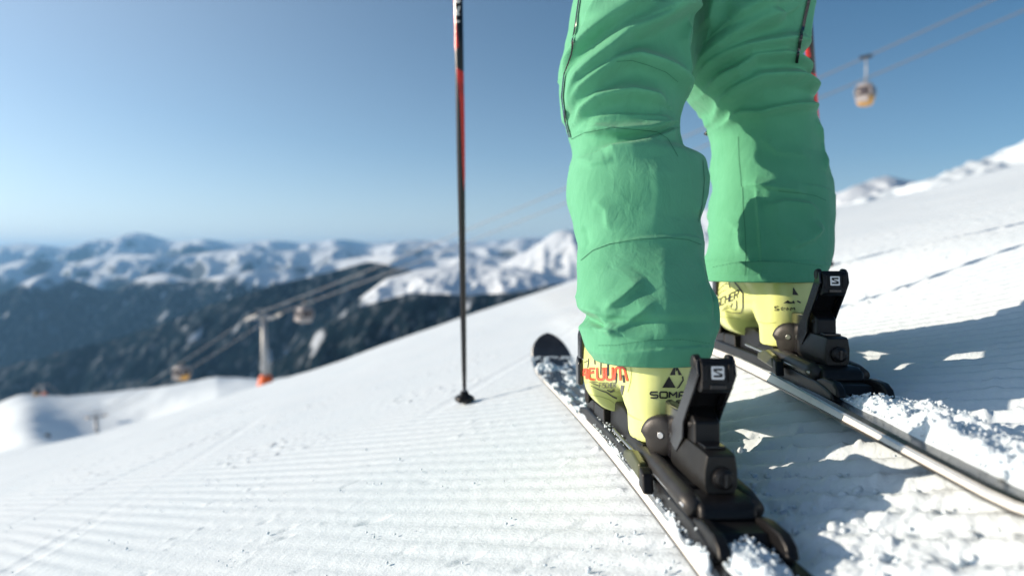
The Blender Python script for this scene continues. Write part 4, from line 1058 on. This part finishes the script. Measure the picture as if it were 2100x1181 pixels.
# ------------------------------------------------------------------ loose snow
ICO = None
def ico_data(sub):
    bm = bmesh.new(); bmesh.ops.create_icosphere(bm, subdivisions=sub, radius=1.0); v = np.array([q.co for q in bm.verts]); f = np.array([[q.index for q in t.verts] for t in bm.faces]); bm.free(); return v, f
def clumps(name, label, P_, rad, seed, sub=2, mt='clump', cat='snow'):
    v, f = ico_data(sub); rg = np.random.RandomState(seed); n = len(P_)
    sc = rg.uniform(0.75, 1.25, (n, 1, 3)) * np.asarray(rad)[:, None, None]
    V = v[None] * sc
    W = V + np.asarray(P_)[:, None, :]
    nz = fbm(W[..., 0] * 160, W[..., 1] * 160, W[..., 2] * 160, 3)
    W = W + v[None] * sc * 0.55 * nz[..., None]
    F = (f[None] + (np.arange(n) * len(v))[:, None, None]).reshape(-1, 3)
    o = np_obj(name, W.reshape(-1, 3), F, M[mt], None, True); tag(o, label, cat, kind='stuff'); return o
rg = np.random.RandomState(3)
def ski_pts(Mx, n, y0, y1, x0, x1, hfun, seed):
    """scatter lumps on a ski; hfun(x, y) gives the depth of snow there"""
    g = np.random.RandomState(seed); out = []; rad = []
    while len(out) < n:
        y = g.uniform(y0, y1); x = g.uniform(x0, x1); h = hfun(x, y)
        if h <= 0.001: continue
        w = ski_half(y)
        z = ski_rise(y) + ski_thick(y) + h * g.uniform(0.1, 1.0) - 0.002
        out.append(tuple(Mx @ Vector((x * w, y, z)))); rad.append(g.uniform(0.0012, 0.0042) if g.rand() < .96 else g.uniform(.005, .008))
    return out, rad
def h_right(x, y):
    n_ = float(fbm(x * 1.6 + 3, y * 9, 1.0, 2)); edge = min(1.0, (x + 0.72) * 3.2)
    if y > -0.20: return 0.012 * max(0, n_ + 0.25) if x < 0.0 else 0
    prof = 0.014 + 0.008 * min(1, (-0.20 - y) / 0.3)
    if x > -0.1 and y > -0.40: return 0.010 * max(0, n_)
    return max(0, prof * (0.75 + 0.8 * n_) * max(0, edge) * (1.0 if x < .75 else .5))
def h_left(x, y):
    n_ = float(fbm(x * 1.4 + 9, y * 11, 7.0, 2))
    if y < -0.41: return max(0, 0.017 * (0.9 + n_) * min(1, (x + 0.55) * 2) * (1 if x < .62 else 0.25))
    if y > 0.45: return 0.006 * max(0, n_ - 0.02)
    if y > 0.2: return 0.006 * max(0, n_ - 0.12)
    if abs(x) > 0.55: return 0.007 * max(0, n_ + 0.02)
    return 0.016 * max(0, n_ - 0.1) if y < -.30 else 0.0
def snow_pile(name, label, Mx, y0, y1, hfun, seed, ny=420, nx=70):
    """drift lying on a ski: a lumpy skin over the topsheet, sunk below it where there is no snow"""
    yy = np.linspace(y0, y1, ny); xx = np.linspace(-1.02, 1.02, nx)
    X, Y = np.meshgrid(xx, yy); Wd = np.array([ski_half(q) for q in yy])[:, None]; top = np.array([ski_rise(q) + ski_thick(q) for q in yy])[:, None]
    H = hfun(X, Y)
    lx, ly = X * Wd, Y
    lump = 0.0032 * fbm(lx * 85, ly * 85, seed, 4, 0.62) + 0.0036 * np.abs(fbm(lx * 38, ly * 38, seed + 4, 3))
    hh = np.where(H > 0, H, H * 1.0) + lump * sstep(H, -0.002, 0.006)
    hh = np.clip(hh, -0.006, None)
    side = 0.0045 * fbm(ly * 60, X * 3, seed + 9, 3)
    V = np.stack([lx + side * np.clip(H, 0, .01) / .01, ly, top + hh], -1)
    W = V @ np.array(Mx.to_3x3()).T + np.array(Mx.translation)
    o = grid_obj(name, W, M['clump']); tag(o, label, 'snow', kind='stuff'); return o
def h_right(x, y):
    n_ = fbm(x * 1.3 + 3, y * 9, 1.0, 3)
    a = sstep(y, -0.15, -0.30)
    inner = sstep(x, -0.66, -0.25) * (1 - 0.75 * sstep(x, 0.7, 1.0))
    keep = 1 - sstep(y, -0.42, -0.36) * sstep(x, -0.25, 0.0)          # the binding stands clear
    return (0.012 + 0.010 * sstep(y, -0.25, -0.6)) * (0.75 + 0.7 * n_) * inner * a * keep - 0.0035 + 0.006 * (1 - a) * np.clip(n_ + 0.3, 0, 1) * sstep(x, -0.2, -0.6) * sstep(x, -1.0, -0.7)
def h_left(x, y):
    n_ = fbm(x * 1.3 + 9, y * 10, 7.0, 3)
    a = sstep(y, -0.345, -0.40)
    mid = sstep(y, -0.325, -0.345) * np.exp(-((x - 0.1) / 0.35) ** 2)
    side = np.exp(-((x + 0.86) / 0.10) ** 2) * sstep(n_, 0.0, 0.3) * sstep(y, 0.12, -0.05)
    return 0.015 * (0.8 + 0.9 * n_) * sstep(x, -0.75, -0.3) * (1 - 1.0 * sstep(x, 0.30, 0.55)) * a + 0.012 * mid * (1 - a) + 0.008 * side - 0.0035
def h_shovel(x, y):
    n_ = fbm(x * 1.5 + 2, y * 12, 17.0, 4)
    return 0.010 * (n_ - 0.12) * (1 - sstep(y, 0.86, 0.96))
snow_pile('loose_snow', 'crumbly snow piled along the tail of the right ski', MR, -0.77, 0.05, h_right, 3.0, 520)
snow_pile('loose_snow', 'snow caked on the tail of the near ski behind its binding', ML, -0.70, 0.02, h_left, 5.0, 520)
snow_pile('loose_snow', 'thin snow patches on the shovel of the near ski', ML, 0.20, 0.96, h_shovel, 8.0)
def crumbs_on(Mx, n, y0, y1, hf, seed):
    g = np.random.RandomState(seed); Y = g.uniform(y0, y1, n * 6); X = g.uniform(-0.95, 0.95, n * 6); H = hf(X, Y); ok = H > -0.002; Y, X, H = Y[ok][:n], X[ok][:n], H[ok][:n]
    P = [tuple(Mx @ Vector((x * ski_half(y), y, ski_rise(y) + ski_thick(y) + max(h, 0) + 0.004))) for x, y, h in zip(X, Y, H)]
    return P, [0.0006 + 0.0012 * q * q + (0.0025 if q > .988 else 0) for q in g.rand(len(P))]
pr, rr1 = crumbs_on(MR, 1000, -0.75, 0.05, h_right, 1)
pl_, rl1 = crumbs_on(ML, 900, -0.65, 0.02, h_left, 2)
g = np.random.RandomState(77)
for _ in range(520):                                              # grains caught along the binding and the ski edge
    y = g.uniform(-0.36, 0.12); x = g.choice([-0.0365, -0.030, -0.024, 0.030]) + g.normal(0, 0.002)
    pl_.append(tuple(ML @ Vector((x, y, ski_rise(y) + ski_thick(y) + 0.002 + (0.010 if abs(x) < .0335 else 0))))); rl1.append(abs(g.normal(0.0006, 0.0006)) + 0.0004)
clumps('snow_grains', 'snow grains on top of the drift along the right ski', pr, rr1, 4, 1)
clumps('snow_grains', 'snow grains caught around the binding of the near ski', pl_, rl1, 6, 1)
# crumbs scattered over the groomed snow
P_, Rd = [], []
g = np.random.RandomState(12)
while len(P_) < 1700:
    d = math.exp(g.uniform(math.log(0.5), math.log(6.0))); u = g.uniform(-0.8, 0.8); x, y = u * d, d
    if float(fbm(x * 1.6, y * 1.6, 20.0, 3)) < 0.10 and g.rand() < 0.88: continue
    q = (GDY * x + GDX * y) / 0.0415
    if (q - math.floor(q)) > 0.45 and g.rand() < .5: continue
    r_ = g.uniform(0.0006, 0.0020) * (1 if g.rand() < .97 else 1.8)
    P_.append((x, y, ground_z(x, y) + 0.004 + r_ * .3)); Rd.append(r_)
clumps('snow_crumbs', 'fine snow crumbs scattered over the groomed slope', P_, Rd, 8, 1)
P_, Rd = [], []
while len(P_) < 350:                                     # snow pushed up beside the skis
    if g.rand() < .6: x, y = g.normal(0.27, 0.035), g.normal(0.60, 0.14)
    else: x, y = g.normal(0.40, 0.05), g.normal(0.46, 0.06)
    if y < .36 or x < .245 - .06 * (y - .6): continue
    r_ = abs(g.normal(0.0012, 0.0012)) + 0.0008
    P_.append((x, y, ground_z(x, y) + 0.004)); Rd.append(r_)
clumps('churned_snow', 'churned snow pushed up between the two skis', P_, Rd, 9, 2)

# ------------------------------------------------------------------ haze over the far valley
hz = MB(); hz.box(-61000, 61000, -2500, 60500, -1950, 1150)
haze = hz.build('haze', None); hm = bpy.data.materials.new('haze'); hm.use_nodes = True
nt = hm.node_tree; nt.nodes.clear(); ho = nt.nodes.new('ShaderNodeOutputMaterial'); pv = nt.nodes.new('ShaderNodeVolumePrincipled')
pv.inputs['Color'].default_value = (0.25, 0.57, 1.0, 1); pv.inputs['Density'].default_value = 2.7e-5; pv.inputs['Anisotropy'].default_value = 0.2
nt.links.new(pv.outputs[0], ho.inputs['Volume']); haze.data.materials.append(hm); tag(haze, kind='stuff')
